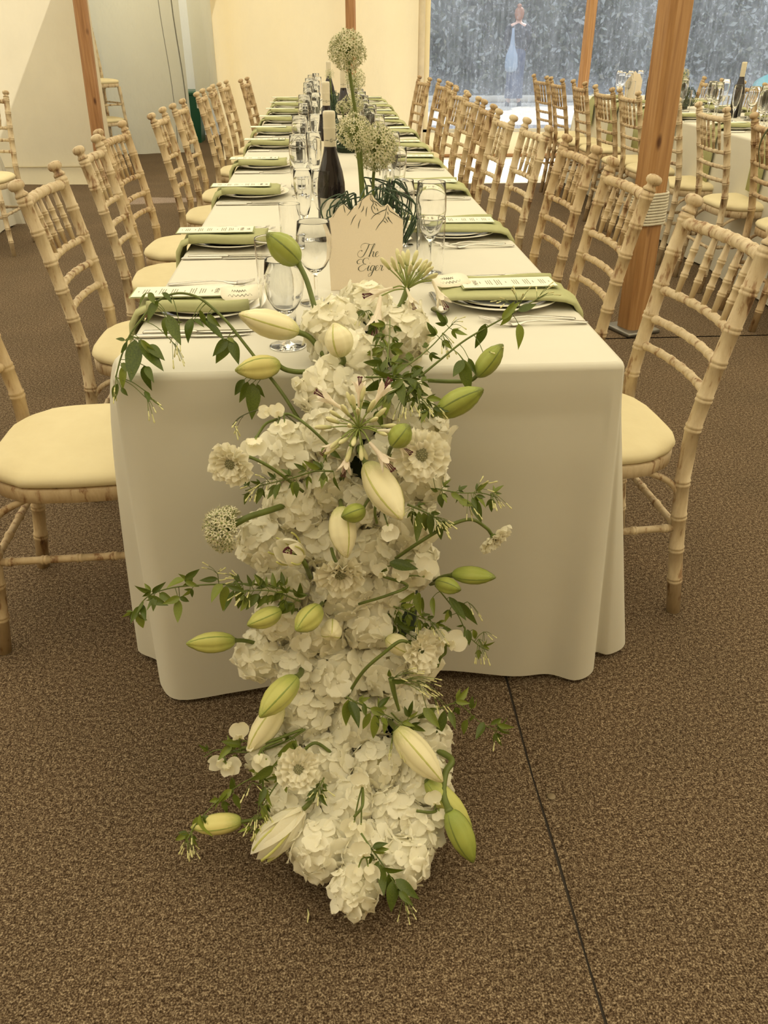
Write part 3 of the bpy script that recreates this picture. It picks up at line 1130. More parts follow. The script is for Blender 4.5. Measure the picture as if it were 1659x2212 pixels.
MENU_CARD = MB().add(*grid(lambda u, w: (-.037 + .074 * u, -.10 + .20 * w, .0007), 2, 2)).add(*grid(lambda u, w: (.037 - .074 * u, -.10 + .20 * w, 0), 2, 2)).mesh('card', PAPER)
SAGEM = simple('sage_border', (0.33, 0.37, 0.17), 0.7)
MENU_EDGE = MB().add(*grid(lambda u, w: (-.0405 + .081 * u, -.1035 + .207 * w, -.0006), 2, 2)).mesh('backing_card', SAGEM)

# cutlery, lying along +u (towards the table's middle)
def blade(pts, th):
    return loft([[(u, v - w, z), (u, v - w * .5, z + th), (u, v + w * .5, z + th), (u, v + w, z), (u, v, z - .0006)] for u, v, w, z in pts], True)


KNIFE_H = MB().add(*loft([[(u, w * math.cos(2 * PI * k / 10), h + h * math.sin(2 * PI * k / 10)) for k in range(10)] for u, w, h in ((0, .003, .002), (.004, .0062, .0032), (.03, .0068, .0036), (.08, .0058, .0034), (.10, .005, .0032), (.104, .0035, .0025))], True)).mesh('handle', STEEL)
KNIFE_B = MB().add(*blade([(.103, 0, .004, .0028), (.12, .0, .0085, .0026), (.17, .0005, .0092, .0024), (.205, .002, .0065, .0022), (.222, .005, .0015, .002)], .0012)).mesh('blade', STEEL)
fm = MB()
fm.add(*loft([[(u, w * math.cos(2 * PI * k / 8), z + .0014 * math.sin(2 * PI * k / 8)) for k in range(8)] for u, w, z in ((0, .004, .003), (.006, .0075, .0035), (.05, .006, .007), (.10, .0032, .0095), (.125, .0035, .0075), (.138, .010, .0045), (.152, .0125, .0035), (.158, .0125, .0038))], True))
FORK_H = fm.mesh('handle', STEEL)
fm = MB()
for k in range(4):
    v = -.0096 + .0064 * k
    fm.add(*tube([(.156, v, .0038), (.175, v, .0052), (.198, v * .92, .0098)], [.0021, .0018, .0009], 6))
FORK_T = fm.mesh('tines', STEEL)
SPOON_H = MB().add(*loft([[(u, w * math.cos(2 * PI * k / 8), z + .0015 * math.sin(2 * PI * k / 8)) for k in range(8)] for u, w, z in ((0, .004, .003), (.006, .0075, .0035), (.05, .006, .007), (.10, .003, .0095), (.125, .003, .007))], True)).mesh('handle', STEEL)
sm = MB()
sm.add(*grid(lambda u, w: (.124 + .052 * u, .0195 * math.sin(PI * min(.97, .06 + u * .94)) ** .7 * (2 * w - 1), .009 - .0075 * math.sin(PI * u) * (1 - (2 * w - 1) ** 2)), 10, 8))
sm.add(*grid(lambda u, w: (.124 + .052 * u, -.0195 * math.sin(PI * min(.97, .06 + u * .94)) ** .7 * (2 * w - 1), .0078 - .0078 * math.sin(PI * u) * (1 - (2 * w - 1) ** 2)), 10, 8))
SPOON_B = sm.mesh('bowl', STEEL)

# glasses: closed shells with real wall thickness
WINEG = [(.0, .0), (.030, .0), (.0335, .001), (.0338, .002), (.030, .0035), (.012, .006), (.0045, .011), (.0036, .02), (.0036, .065), (.0045, .072), (.012, .080), (.022, .092), (.031, .112), (.0355, .138), (.0350, .165), (.0320, .197), (.0318, .1985), (.0308, .197), (.0337, .165), (.0342, .138), (.0297, .113), (.021, .0945), (.010, .083), (.0, .080)]
FLUTE = [(.0, .0), (.028, .0), (.0305, .001), (.0308, .002), (.027, .0035), (.010, .006), (.0042, .011), (.0034, .02), (.0036, .055), (.006, .064), (.0135, .082), (.021, .110), (.0255, .150), (.0265, .185), (.0258, .212), (.0255, .213), (.0246, .212), (.0252, .185), (.0242, .150), (.0197, .111), (.012, .084), (.0, .074)]
TUMB = [(.0, .0), (.028, .0), (.0298, .0006), (.0306, .0018), (.0309, .004), (.0310, .010), (.0313, .035), (.0318, .07), (.0323, .11), (.03275, .138), (.0328, .1425), (.0328, .1443), (.0325, .1453), (.0322, .1455), (.0319, .1453), (.0316, .1443), (.0316, .1425), (.03155, .138), (.0312, .11), (.0307, .07), (.0303, .035), (.0301, .018), (.0300, .012), (.0292, .0085), (.0275, .007), (.024, .0062), (.0, .006)]


def glass_mesh(p, n):
    m = MB()
    v, f = lathe(p, 40, False)
    m.v, m.f = [tuple(q) for q in v], f
    for q in f:
        rs = [math.hypot(v[i][0], v[i][1]) for i in q]
        zs = [v[i][2] for i in q]
        solid = n != 'tumbler' and max(zs) < .0825 and max(rs) < .0135
        m.m.append(0)
    return m.mesh(n, GLASS)


GL_ME = {k: glass_mesh(p, n) for k, p, n in (('wine', WINEG, 'wine_glass'), ('flute', FLUTE, 'champagne_flute'), ('tumbler', TUMB, 'tumbler'))}
GL_H = {'wine': .1985, 'flute': .213, 'tumbler': .1455}
GL_N = {'wine': 'wine_glass', 'flute': 'champagne_flute', 'tumbler': 'tumbler'}


def glass(kind, x, y, h=None, label='', group=None, z=.7505, wscale=None):
    o = link(GL_N[kind], GL_ME[kind], None, (x, y, z))
    s = (h or GL_H[kind]) / GL_H[kind]
    o.scale = (wscale or s, wscale or s, s)
    return tag(o, label, 'glass', group)


def child(name, me, par, loc=(0, 0, 0), rot=(0, 0, 0)):
    return link(name, me, par, loc, rot)


def setting(side, y0, where, full=True, dv=0.0, tx=0.45, seed=0, jit=None, nap_group='sage napkins'):
    """side -1: the guest sits at low x facing +x. Local (u inward, v to the guest's left)."""
    r = random.Random(seed * 7 + (side > 0))
    rz = 0 if side < 0 else PI
    j = jit or (0, 0)

    def W(u, v, z):
        return (-tx + u + j[0], y0 + v + j[1], z) if side < 0 else (tx - u + j[0], y0 - v + j[1], z)
    if isinstance(tx, tuple):
        def W(u, v, z):
            return (tx[0] + u, y0 + v, z) if side < 0 else (tx[1] - u, y0 - v, z)
    pu = .118 if side < 0 else .157
    tag(link('dinner_plate', PLATE_ME, None, W(pu, 0, .7468)), f'large white plate, lower of two, {where}', 'plate', 'dinner plates')
    tag(link('starter_plate', SIDE_ME, None, W(pu + .002, .004, .7545)), f'smaller white plate on top, {where}', 'plate', 'starter plates')
    nv = (-.036 if side < 0 else .026) + r.uniform(-.008, .008)
    n = link('napkin', NAPK[side][seed % 3], None, W(0.002 + (.018 if side > 0 else 0), nv, .7785), (0, 0, rz + r.uniform(-.03, .03)))
    tag(n, f'sage green napkin draped off the edge, {where}', 'napkin', nap_group)
    mn = thing('menu_card', f'narrow printed menu card on the napkin, {where}', 'menu', W(.098 + (.045 if side > 0 else -.02), nv + (.012 if side < 0 else -.014), .7900), rz - PI / 2 + r.uniform(-.04, .04), 'menu cards')
    child('card', MENU_CARD, mn)
    child('backing_card', MENU_EDGE, mn)
    if full:
        child('print', MENU_LINES, mn, (0, 0, .0008))
        child('heading', MENU_TXT, mn, (0, .066, .0009))
        child('ornament', MENU_ORN, mn, (0, -.0, .0009))
    for q, (u, v) in enumerate(((.018, -.168), (.004, -.193))):
        k = thing('table_knife', f'steel knife {"beside the plate" if q == 0 else "outermost"}, {where}', 'knife', W(u, v, .7505), rz + r.uniform(-.02, .02), 'table knives')
        child('handle', KNIFE_H, k)
        child('blade', KNIFE_B, k)
    if full:
        for q, (u, v) in enumerate(((.030, .150), (.012, .176))):
            k = thing('table_fork', f'steel fork {"beside the plate" if q == 0 else "outermost"}, {where}', 'fork', W(u, v, .7505), rz + r.uniform(-.05, .05), 'table forks')
            child('handle', FORK_H, k)
            child('tines', FORK_T, k)
        if side > 0:
            k = thing('dessert_spoon', f'steel dessert spoon under the napkin end, {where}', 'spoon', W(.298, -.06, .7505), rz + PI / 2, 'dessert spoons')
            child('handle', SPOON_H, k)
            child('bowl', SPOON_B, k)
    return W


SIDEN = {-1: 'canvas-wall side', 1: 'plastic-window side'}
YS = {-1: [.388, 1.005, 1.76, 2.46, 3.17, 3.78, 4.45, 5.05, 5.62, 6.18], 1: [.400, 1.075, 1.79, 2.48, 3.02, 3.66, 4.25, 4.85, 5.45, 6.1]}
for s in (-1, 1):
    for i, y in enumerate(YS[s]):
        wh = f'{ORD[i]} setting from the cascade, {SIDEN[s]}'
        setting(s, y, wh, i < 5, seed=i, jit=(random.uniform(-.008, .008), 0))
        if i >= 2:
            for kind, u, v in (('tumbler', .285, -.13), ('wine', .292, .02), ('flute', .345, .10)):
                if s > 0 and kind == 'flute':
                    u = .31
                glass(kind, s * (.45 - u) + random.uniform(-.012, .012), y - s * v * -1 + random.uniform(-.02, .02), None, f'clear {GL_N[kind].replace("_", " ")}, {wh}', 'glasses down the long table')


def glass_px(kind, bx, by, tx_, ty, label, ws=None):
    b = at_z(bx, by, .75)
    top = at_y(tx_, ty, b[1])
    glass(kind, b[0], b[1], top[2] - .75, label, 'glasses down the long table', wscale=ws)


glass_px('wine', 622, 748, 612, 560, 'clear wine glass standing nearest the front, before the first canvas-side setting', 1.0)
glass_px('tumbler', 603, 702, 600, 514, 'clear tumbler directly behind the nearest wine glass', 1.12)
glass_px('wine', 684, 655, 675, 478, 'clear wine glass close beside the blush table sign', 1.05)
glass_px('tumbler', 630, 540, 626, 440, 'clear tumbler inside the second knives on the canvas-wall side', .86)
glass_px('flute', 660, 520, 655, 366, 'clear champagne flute between the second tumbler and the first bottle', .95)
glass_px('wine', 702, 520, 704, 367, 'clear wine glass in front of the nearest dark bottle', .86)
glass_px('wine', 927, 592, 928, 392, 'clear wine glass rising behind the tumbler near the sign, window side', 1.0)
glass_px('tumbler', 928, 605, 929, 470, 'clear tumbler beside the sign, between spoon and second setting', 1.0)
glass_px('wine', 868, 530, 866, 389, 'clear wine glass just behind the sign, before the twisted grass', .93)
glass_px('flute', 860, 450, 862, 318, 'clear champagne flute behind the grass bundle, window side', 1.0)
glass_px('wine', 815, 440, 812, 345, 'clear wine glass under the lower allium heads', 1.0)

# torn paper name cards
def name_card(px, py, rz, tilt, label, seed):
    r = random.Random(seed)
    c = at_z(px, py, .795)
    t = thing('name_card', label, 'name card', tuple(c), rz, 'torn paper name cards')
    out = []
    for k in range(28):
        a = 2 * PI * k / 28
        q = max(abs(math.cos(a)) / .040, abs(math.sin(a)) / .026)
        d = 1 / q * (1 + r.uniform(-.06, .06))
        out.append((d * math.cos(a), d * math.sin(a)))
    z = lambda x, y: tilt * y + 2.2 * x * x
    v = [(x, y, z(x, y)) for x, y in out] + [(x, y, z(x, y) - .0009) for x, y in out] + [(0, 0, z(0, 0)), (0, 0, z(0, 0) - .0009)]
    n = 28
    f = [(k, (k + 1) % n, 2 * n) for k in range(n)] + [(n + (k + 1) % n, n + k, 2 * n + 1) for k in range(n)] + [(k, n + k, n + (k + 1) % n, (k + 1) % n) for k in range(n)]
    MB().add(v, f).build('card', PAPER, t)
    m = MB()
    for row, (y, x0, x1) in enumerate(((.008, -.018, .012), (-.008, -.026, .022))):
        pts = []
        for i in range(26):
            x = lerp(x0, x1, i / 25)
            yy = y + .0045 * math.sin(i * 1.5 + seed) * r.uniform(.5, 1.1)
            pts.append((x, yy, z(x, yy) + .0006))
        m.add(*tube(smoothpath(pts, 3), .0006, 4))
    m.build('handwriting', GREYINK, t)


name_card(972, 606, .35, .25, 'torn cream name card lettered by hand, inner end of the first window-side napkin', 2)
name_card(520, 634, .15, .3, 'torn cream name card leaning on the first canvas-side napkin', 5)
name_card(895, 484, .2, .2, 'torn cream name card tucked behind the second window-side wine glass', 7)

# ------------------------------------------------------------------ bottles
def bottle(x, y, label, h=.325, z=.7505, group='wine bottles down the long table', fullp=True):
    t = thing('wine_bottle', label, 'bottle', (x, y, z), random.uniform(-.3, .3), group)
    k = h / .325
    pr = [(0, .006), (.02, .004), (.034, .0), (.0375, .003), (.0382, .01), (.0382, .13), (.037, .15), (.032, .178), (.024, .205), (.0185, .225), (.0158, .240), (.0148, .255)]
    MB().add(*lathe([(a, b * k) for a, b in pr], 32)).build('bottle_body', WINE, t)
    cp = [(.0155, .238), (.0158, .24), (.0158, .280), (.0165, .283), (.0165, .2855), (.0160, .287), (.0163, .289), (.0160, .2925), (.0164, .296), (.0160, .2995), (.0164, .303), (.0160, .3065), (.0164, .311), (.0164, .318), (.0155, .3235), (.013, .325), (0, .325)]
    MB().add(*lathe([(a, b * k) for a, b in cp], 28)).build('screw_capsule', CAPS, t)
    if fullp:
        lm = MB()
        lm.add(*grid(lambda u, w: (.0386 * math.sin(-1.15 + 2.3 * u), -.0386 * math.cos(-1.15 + 2.3 * u), .035 + .08 * w), 16, 2))
        lm.build('paper_label', PAPER, t)
        g = text_mesh('G', .011, INK, 'capsule_letter')
        for v in g.vertices:
            x_, y_, z_ = v.co
            a = x_ / .0160
            v.co = (.0161 * math.sin(a), -.0161 * math.cos(a), .252 * k + y_)
        link('capsule_letter', g, t)
        for a0, a1 in ((-1.1, -.42), (.42, 1.1)):
            MB().add(*tube([(.0160 * math.sin(a), -.0160 * math.cos(a), .256 * k) for a in np.linspace(a0, a1, 7)], .0006, 4)).build('capsule_line', INK, t)
        g = text_mesh('G', .016, INK, 'label_letter')
        for v in g.vertices:
            x_, y_, z_ = v.co
            a = x_ / .0388
            v.co = (.0389 * math.sin(a), -.0389 * math.cos(a), .085 + y_)
        link('label_letter', g, t)
    return t


bottle(-.055, 1.02, 'nearest dark wine bottle with a cream capsule, left of the alliums')
bottle(-.055, 2.35, 'second dark wine bottle from the cascade along the table middle', .33)
bottle(.045, 3.55, 'third dark wine bottle from the cascade along the table middle', .33)
bottle(-.02, 4.9, 'farthest dark wine bottle near the end of the long table', .33, fullp=False)

# ------------------------------------------------------------------ the table sign
SY = .50
out_px = [(715, 628), (706.5, 480), (711, 474), (717, 468), (723, 460), (730, 448.5), (737, 444.5), (743.5, 440.5), (750, 445), (757.5, 453), (768, 447), (779, 432), (783, 429), (790, 425.5), (795, 421), (801, 417.5), (804, 420.5), (810, 430), (818, 438), (826, 445), (831, 445), (837.5, 440.5), (844, 447), (852, 457), (860, 464), (866, 471), (871, 475), (868.5, 618)]
opts = [at_y(x, y, SY) for x, y in out_px]
zlow = .7505
opts[0][2] = opts[-1][2] = zlow
sg = thing('table_sign', 'blush card table sign cut to a mountain skyline, lettered The Eiger', 'sign', (0, SY, .7505))


def flat(poly, y0, y1):
    n = len(poly)
    v = [(p[0], y0, p[2] - .7505) for p in poly] + [(p[0], y1, p[2] - .7505) for p in poly]
    return v, [tuple(range(n)), tuple(reversed(range(n, 2 * n)))] + [(k, k + n, (k + 1) % n + n, (k + 1) % n) for k in range(n)]


MB().add(*flat(opts, 0, .0025)).build('card', SIGNM, sg, False)


def ribbon(pts2, wfun, yo):
    """flat stroke in the card plane; pts2 are (x, z)."""
    v, f = [], []
    n = len(pts2)
    for i in range(n):
        a, b = pts2[max(i - 1, 0)], pts2[min(i + 1, n - 1)]
        d = np.array([b[0] - a[0], b[1] - a[1]])
        d /= np.linalg.norm(d) + 1e-9
        w = wfun(i / (n - 1), d)
        v += [(pts2[i][0] - d[1] * w, yo, pts2[i][1] + d[0] * w), (pts2[i][0] + d[1] * w, yo, pts2[i][1] - d[0] * w)]
    for i in range(n - 1):
        f.append((2 * i, 2 * i + 1, 2 * i + 3, 2 * i + 2))
    return v, f


def pxs(l):
    return [(q[0], q[2] - .7505) for q in (at_y(560 + x / 3.77, 300 + y / 3.77, SY) for x, y in l)]


mt = MB()
lines_px = [[(600, 640), (640, 562), (690, 530), (745, 578), (790, 520), (835, 495), (910, 447), (965, 505), (1020, 545)], [(685, 535), (695, 580), (700, 602)], [(690, 532), (725, 560), (748, 578), (715, 625)], [(835, 500), (820, 545), (808, 572)], [(850, 545), (845, 575), (828, 598)], [(880, 552), (872, 585), (868, 632)],
            [(908, 450), (905, 490), (930, 520), (915, 560), (935, 605), (985, 612)], [(912, 452), (925, 500), (960, 520), (990, 548), (1025, 548)], [(790, 615), (765, 650), (745, 702)], [(825, 652), (812, 690), (805, 730)], [(1042, 540), (1030, 575), (1005, 585), (940, 620), (910, 655)], [(1042, 540), (1020, 640), (975, 700), (948, 745)], [(1045, 540), (1062, 585), (1100, 610), (1170, 658)], [(1050, 620), (1045, 590)], [(1048, 632), (1060, 655)], [(1025, 640), (1050, 680)], [(1040, 635), (1085, 690)], [(1010, 665), (1035, 685)], [(940, 520), (960, 550)], [(930, 545), (945, 575)], [(955, 560), (970, 590)]]
for l in lines_px:
    p = [np.array([a, b]) for a, b in pxs(l)]
    mt.add(*ribbon(smoothpath(p, 4), lambda t, d: .00055 * (.5 + math.sin(PI * min(1, max(0, t)))), -.0004))
mt.build('mountain_lines', INK, sg, False)


def script(strokes, ox, oz, s, name):
    m = MB()
    sl = math.tan(math.radians(6))
    for st in strokes:
        p = smoothpath([np.array([ox + (x + sl * y) * s, oz + y * s]) for x, y in st], 9)
        m.add(*ribbon(p, lambda t, d: s * (.022 + .058 * max(0, -d[1]) ** 2), -.0005))
    return m.build(name, INK, sg, False)


T = [[(1.75, 2.2), (1.55, 1.6), (1.2, .8), (.85, .15), (.4, -.08), (-.05, .12), (-.2, .6), (.05, 1.05), (.45, 1.2), (.55, 1.0)], [(.35, 1.55), (.3, 2.0), (.65, 2.35), (1.3, 2.4), (2.1, 2.15), (2.75, 2.35)]]
Hh = [[(1.75, .0), (2.1, .6), (2.65, 1.7), (2.85, 2.15), (2.75, 2.3), (2.5, 1.9), (2.2, 1.0), (1.95, .0)], [(2.02, .3), (2.3, .75), (2.62, .95), (2.72, .75), (2.6, .25), (2.72, .0), (3.0, .15)]]
Ee = lambda x: [[(x, .2), (x + .35, .5), (x + .55, .8), (x + .4, .96), (x + .15, .7), (x + .1, .2), (x + .35, -.02), (x + .75, .25)]]
BE = [[(1.95, 2.0), (1.75, 2.3), (1.2, 2.25), (.9, 1.8), (1.05, 1.35), (1.5, 1.2), (1.0, 1.15), (.35, .75), (.2, .3), (.6, -.05), (1.2, .05), (1.65, .5)], [(.9, 1.95), (.35, 2.1), (-.15, 1.75), (0, 1.3), (.4, 1.3)]]
Ii = lambda x: [[(x, .3), (x + .35, .95), (x + .15, .2), (x + .3, -.02), (x + .6, .25)], [(x + .46, 1.38), (x + .5, 1.32)]]
Gg = lambda x: [[(x + .75, .8), (x + .45, .97), (x + .1, .55), (x + .15, .05), (x + .45, .1), (x + .8, .9), (x + .55, -.1), (x + .25, -.9), (x - .15, -1.05), (x - .2, -.7), (x + .3, -.3), (x + .95, .25)]]
Rr = lambda x: [[(x, .25), (x + .3, .8), (x + .25, 1.0), (x + .35, .85), (x + .62, .85), (x + .5, .2), (x + .65, -.02), (x + .95, .25)]]
o1 = at_y(560 + 808 / 3.77, 300 + 962 / 3.77, SY)
o2 = at_y(560 + 798 / 3.77, 300 + 1075 / 3.77, SY)
U = .0121
script(T + Hh + Ee(3.0), o1[0], o1[2] - .7505, U, 'lettering')
script(BE + Ii(1.75) + Gg(2.35) + Ee(3.25) + Rr(3.95), o2[0], o2[2] - .7505, U, 'lettering')

# ------------------------------------------------------------------ the second table's setting
for i, y in enumerate([2.55, 3.2, 3.85, 4.5, 5.1, 5.7, 6.3]):
    wh = f'second table pole side, {ORD[i]} setting from near end'
    W = setting(-1, y, wh, False, tx=(2.25, 3.01), seed=i)
    if i > 0:
        for kind, u, v in (('tumbler', .27, -.13), ('wine', .29, .02), ('flute', .33, .10)):
            glass(kind, *W(u, v, 0)[:2], None, f'clear {GL_N[kind].replace("_", " ")}, {wh}', 'glasses on the second table')
for i, y in enumerate([4.4, 5.05, 5.7]):
    wh = f'second table window side, {ORD[i]} setting from near end'
    W = setting(1, y, wh, False, tx=(2.25, 3.01), seed=i + 3)
    for kind, u, v in (('tumbler', .27, -.13), ('wine', .29, .02)):
        glass(kind, *W(u, v, 0)[:2], None, f'clear {GL_N[kind].replace("_", " ")}, {wh}', 'glasses on the second table')
bottle(2.72, 4.6, 'dark wine bottle among glasses at the near end of the second table', .33, group='wine bottles on the second table', fullp=False)
bottle(2.70, 6.2, 'dark wine bottle half hidden by the rope-bound pole on the second table', .33, group='wine bottles on the second table', fullp=False)
t2 = thing('table_sign', 'plain blush mountain-shaped sign on the second table beyond the slim pole', 'sign', (2.60, 6.35, .7505), .3)
MB().add(*flat([(-.075, 0, .7505), (-.085, 0, .88), (-.06, 0, .91), (-.03, 0, .93), (0, 0, .965), (.03, 0, .94), (.05, 0, .945), (.085, 0, .89), (.08, 0, .7505)], 0, .003)).build('card', SIGNM, t2, False)

for i, (x, y, kd) in enumerate([(2.60, 3.9, 'wine'), (2.68, 4.15, 'flute'), (2.57, 4.3, 'flute'), (2.80, 4.35, 'wine'), (2.64, 4.85, 'wine'), (2.78, 4.95, 'flute'), (2.60, 5.45, 'flute'), (2.74, 5.6, 'wine'), (2.50, 6.45, 'flute'), (2.56, 6.55, 'wine'), (2.70, 6.5, 'flute'), (2.64, 6.0, 'wine')]):
    glass(kd, x, y, None, f'clear {GL_N[kd].replace("_", " ")} in the middle of the second table, {ORD[i]} from its near end', 'glasses on the second table')


# ================================================================== the flower cascade
PROF = [(0.60, .79), (0.30, .80), (0.08, .815), (-.05, .765), (-.125, .66), (-.155, .5), (-.185, .32), (-.25, .155), (-.39, .085), (-.53, .07), (-.75, .06)]


def cas_t(px, py):
    """distance along the view at which a pixel meets the run of the flower cascade."""
    r = ray(px, py)
    best = None
    for (y0, z0), (y1, z1) in zip(PROF, PROF[1:]):
        dy, dz = y1 - y0, z1 - z0
        # CAM + r t = (y0,z0) + s (dy,dz)
        det = r[1] * (-dz) + dy * r[2]
        if abs(det) < 1e-9:
            continue
        by, bz = y0 - CAM[1], z0 - CAM[2]
        t = (by * (-dz) + dy * bz) / det
        s = (r[1] * bz - r[2] * by) / det
        if -1e-6 <= s <= 1 + 1e-6 and t > 0 and (best is None or t < best):
            best = t
    return best if best else 1.9


def at_t(px, py, t):
    return CAM + ray(px, py) * t


def cas(px, py, lift=0.0):
    return at_t(px, py, cas_t(px, py) - lift)


PETAL = thin('hydrangea_petal', (0.97, 0.94, 0.81), (0.95, 0.92, 0.77), 0.37, 25, gloss=0.02)
PETALW = thin('white_petal', (0.97, 0.94, 0.81), (0.94, 0.90, 0.73), 0.40, 40, gloss=0.03)
FCORE = simple('flower_core', (0.52, 0.49, 0.29), 0.9)  # darkened so the gaps between florets look like shaded crevices
LEAFD = thin('jasmine_leaf', (0.125, 0.165, 0.020), (0.060, 0.092, 0.012), 0.24, 30, gloss=0.035, rough=0.35)
LEAFL = thin('young_leaf', (0.24, 0.29, 0.045), (0.16, 0.21, 0.03), 0.28, 30, gloss=0.035, rough=0.35)
STEMG = simple('green_stem', (0.115, 0.15, 0.025), 0.5, var=0.2, scale=30)
STEML = simple('lime_stem', (0.26, 0.31, 0.08), 0.5, var=0.15, scale=30)
STEMD = simple('dark_stem', (0.06, 0.065, 0.02), 0.6)
BUDG = simple('jasmine_bud', (0.62, 0.60, 0.30), 0.6)
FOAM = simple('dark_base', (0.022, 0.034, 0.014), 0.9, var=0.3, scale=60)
ANTH = simple('dark_red_anther', (0.10, 0.012, 0.02), 0.7)
SEEDM = simple('grey_green_seedhead', (0.20, 0.20, 0.11), 0.8)
SEEDD = simple('pale_seed_tip', (0.45, 0.43, 0.26), 0.8)


def zramp(name, stops, trans=0.12):
    """colour runs from the stem end (0) to the tip (1) of a bud."""
    m = bpy.data.materials.new(name)
    m.use_nodes = True
    nt = m.node_tree
    b = nt.nodes['Principled BSDF']
    tc, sp = N(nt, 'TexCoord'), N(nt, 'SeparateXYZ')
    L(nt, tc.outputs['Object'], sp.inputs[0])
    n = noise(nt, tc.outputs['Object'], 5, 4, 0.6, (5, 5, 0.7))
    a = N(nt, 'Math', operation='MULTIPLY_ADD')
    L(nt, n, a.inputs[0])
    a.inputs[1].default_value = 0.3
    s = N(nt, 'Math', operation='SUBTRACT')
    L(nt, sp.outputs[2], s.inputs[0])
    s.inputs[1].default_value = 0.15
    L(nt, s.outputs[0], a.inputs[2])
    r = ramp(nt, a.outputs[0], stops)
    L(nt, r.outputs[0], b.inputs['Base Color'])
    b.inputs['Roughness'].default_value = 0.42
    b.inputs['Specular IOR Level'].default_value = 0.35
    return m


BUDM = {'green': zramp('green_lily_bud', [(0.0, (0.24, 0.30, 0.06)), (0.45, (0.34, 0.38, 0.085)), (0.85, (0.27, 0.32, 0.06)), (1, (0.13, 0.15, 0.035))]),
        'lime': zramp('lime_lily_bud', [(0.0, (0.30, 0.36, 0.08)), (0.4, (0.52, 0.52, 0.16)), (0.8, (0.50, 0.50, 0.15)), (1, (0.28, 0.32, 0.07))]),
        'yellow': zramp('yellow_lily_bud', [(0.0, (0.34, 0.38, 0.10)), (0.3, (0.62, 0.56, 0.22)), (0.8, (0.62, 0.57, 0.22)), (1, (0.26, 0.28, 0.07))]),
        'cream': zramp('cream_lily_bud', [(0.0, (0.52, 0.52, 0.22)), (0.25, (0.78, 0.72, 0.46)), (0.85, (0.82, 0.76, 0.52)), (1, (0.60, 0.54, 0.30))])}
RIBM = {'green': simple('bud_rib_dark', (0.16, 0.20, 0.04), 0.5), 'lime': simple('bud_rib_green', (0.24, 0.30, 0.06), 0.5),
        'yellow': simple('bud_rib_olive', (0.30, 0.34, 0.08), 0.5), 'cream': simple('bud_rib_lime', (0.52, 0.52, 0.17), 0.5)}


def basis(zdir, xhint=None):
    z = Vector(zdir).normalized()
    h = Vector(xhint) if xhint is not None else Vector((0.3, 0.2, 0.9))
    x = h - z * h.dot(z)
    if x.length < 1e-4:
        x = Vector((1, 0, 0)) - z * z.x
    x.normalize()
    y = z.cross(x)
    return Matrix((x, y, z)).transposed()


def place(o, root_loc, pos, R, scale):
    s = scale if isinstance(scale, (tuple, list)) else (scale,) * 3
    M = Matrix.Translation(Vector(pos) - Vector(root_loc)) @ R.to_4x4() @ Matrix.Diagonal((*s, 1))
    o.matrix_basis = M


# -------- hydrangea florets
def floret_mesh(seed):
    r = random.Random(seed)
    m = MB()
    for k in range(4):
        a0 = PI / 2 * k + r.uniform(-.15, .15)
        wd = r.uniform(.82, 1.0)
        ln = r.uniform(.92, 1.08)
        cup = r.uniform(.06, .26)
        tw = r.uniform(-.10, .10)
        lift = .03 * (k % 2)

        def fn(u, w):
            # u along the petal, w across
            q = 1 - (1 - u) ** 1.5
            half = .60 * wd * ((.30 + .70 * (q / .58) ** .7) if q < .58 else math.sqrt(max(0, 1 - ((q - .58) / .42) ** 2)))
            x = ln * q * (1 - .06 * (2 * w - 1) ** 2)
            y = half * (2 * w - 1)
            z = cup * q * q - .10 * (2 * w - 1) ** 2 * q + tw * (2 * w - 1) * q + lift + .03 * math.sin(9 * w + 7 * q + seed + k)
            c, s = math.cos(a0), math.sin(a0)
            return (x * c - y * s, x * s + y * c, z)
        m.add(*grid(fn, 6, 4))
    v, f = lathe([(.0, .0), (.075, .03), (.085, .08), (.05, .13), (0, .145)], 6, False)
    m.add(v, f)
    return m.mesh('floret', PETAL)


FLO = [floret_mesh(i) for i in range(8)]
v, f = lathe([(0, -1)] + [(math.cos(a), math.sin(a)) for a in np.linspace(-1.3, 1.3, 8)] + [(0, 1)], 14, False)
CORE = MB().add(v, f).mesh('flower_core', FCORE)


def hydrangea(px, py, rpx, desc, lift=0.0, seed=0):
    r = random.Random(100 + seed)
    t = cas_t(px, py) - lift
    c = at_t(px, py, t)
    R = rpx * t / FPX
    c[2] = max(c[2], R * .92 + .004)
    root = thing('hydrangea_head', f'white hydrangea head {desc}', 'hydrangea', tuple(c), 0, 'white hydrangea heads in the cascade')
    tocam = CAM - c
    tocam /= np.linalg.norm(tocam)
    o = link('flower_core', CORE, root)
    o.scale = (R * .74,) * 3
    fs = .0240 * r.uniform(.92, 1.1)
    n = int(4 * PI * R * R / (fs * fs * 1.30))
    ga = PI * (3 - 5 ** .5)
    off = r.uniform(0, 6)
    for i in range(n):
        z = 1 - 2 * (i + .5) / n
        q = math.sqrt(1 - z * z)
        a = i * ga + off
        d = np.array([q * math.cos(a), q * math.sin(a), z])
        d += np.array([r.uniform(-.1, .1) for _ in range(3)])
        d /= np.linalg.norm(d)
        if d.dot(tocam) < -.28:
            continue
        rr = R * r.uniform(.86, 1.0) - fs * .12
        dd = d + np.array([r.uniform(-.30, .30) for _ in range(3)])
        p = c + d * rr
        if p[2] < .012:
            continue
        o = link('floret', FLO[r.randrange(8)], root)
        place(o, c, p, basis(dd, [r.uniform(-1, 1) for _ in range(3)]), fs * r.uniform(.85, 1.2))
    return root


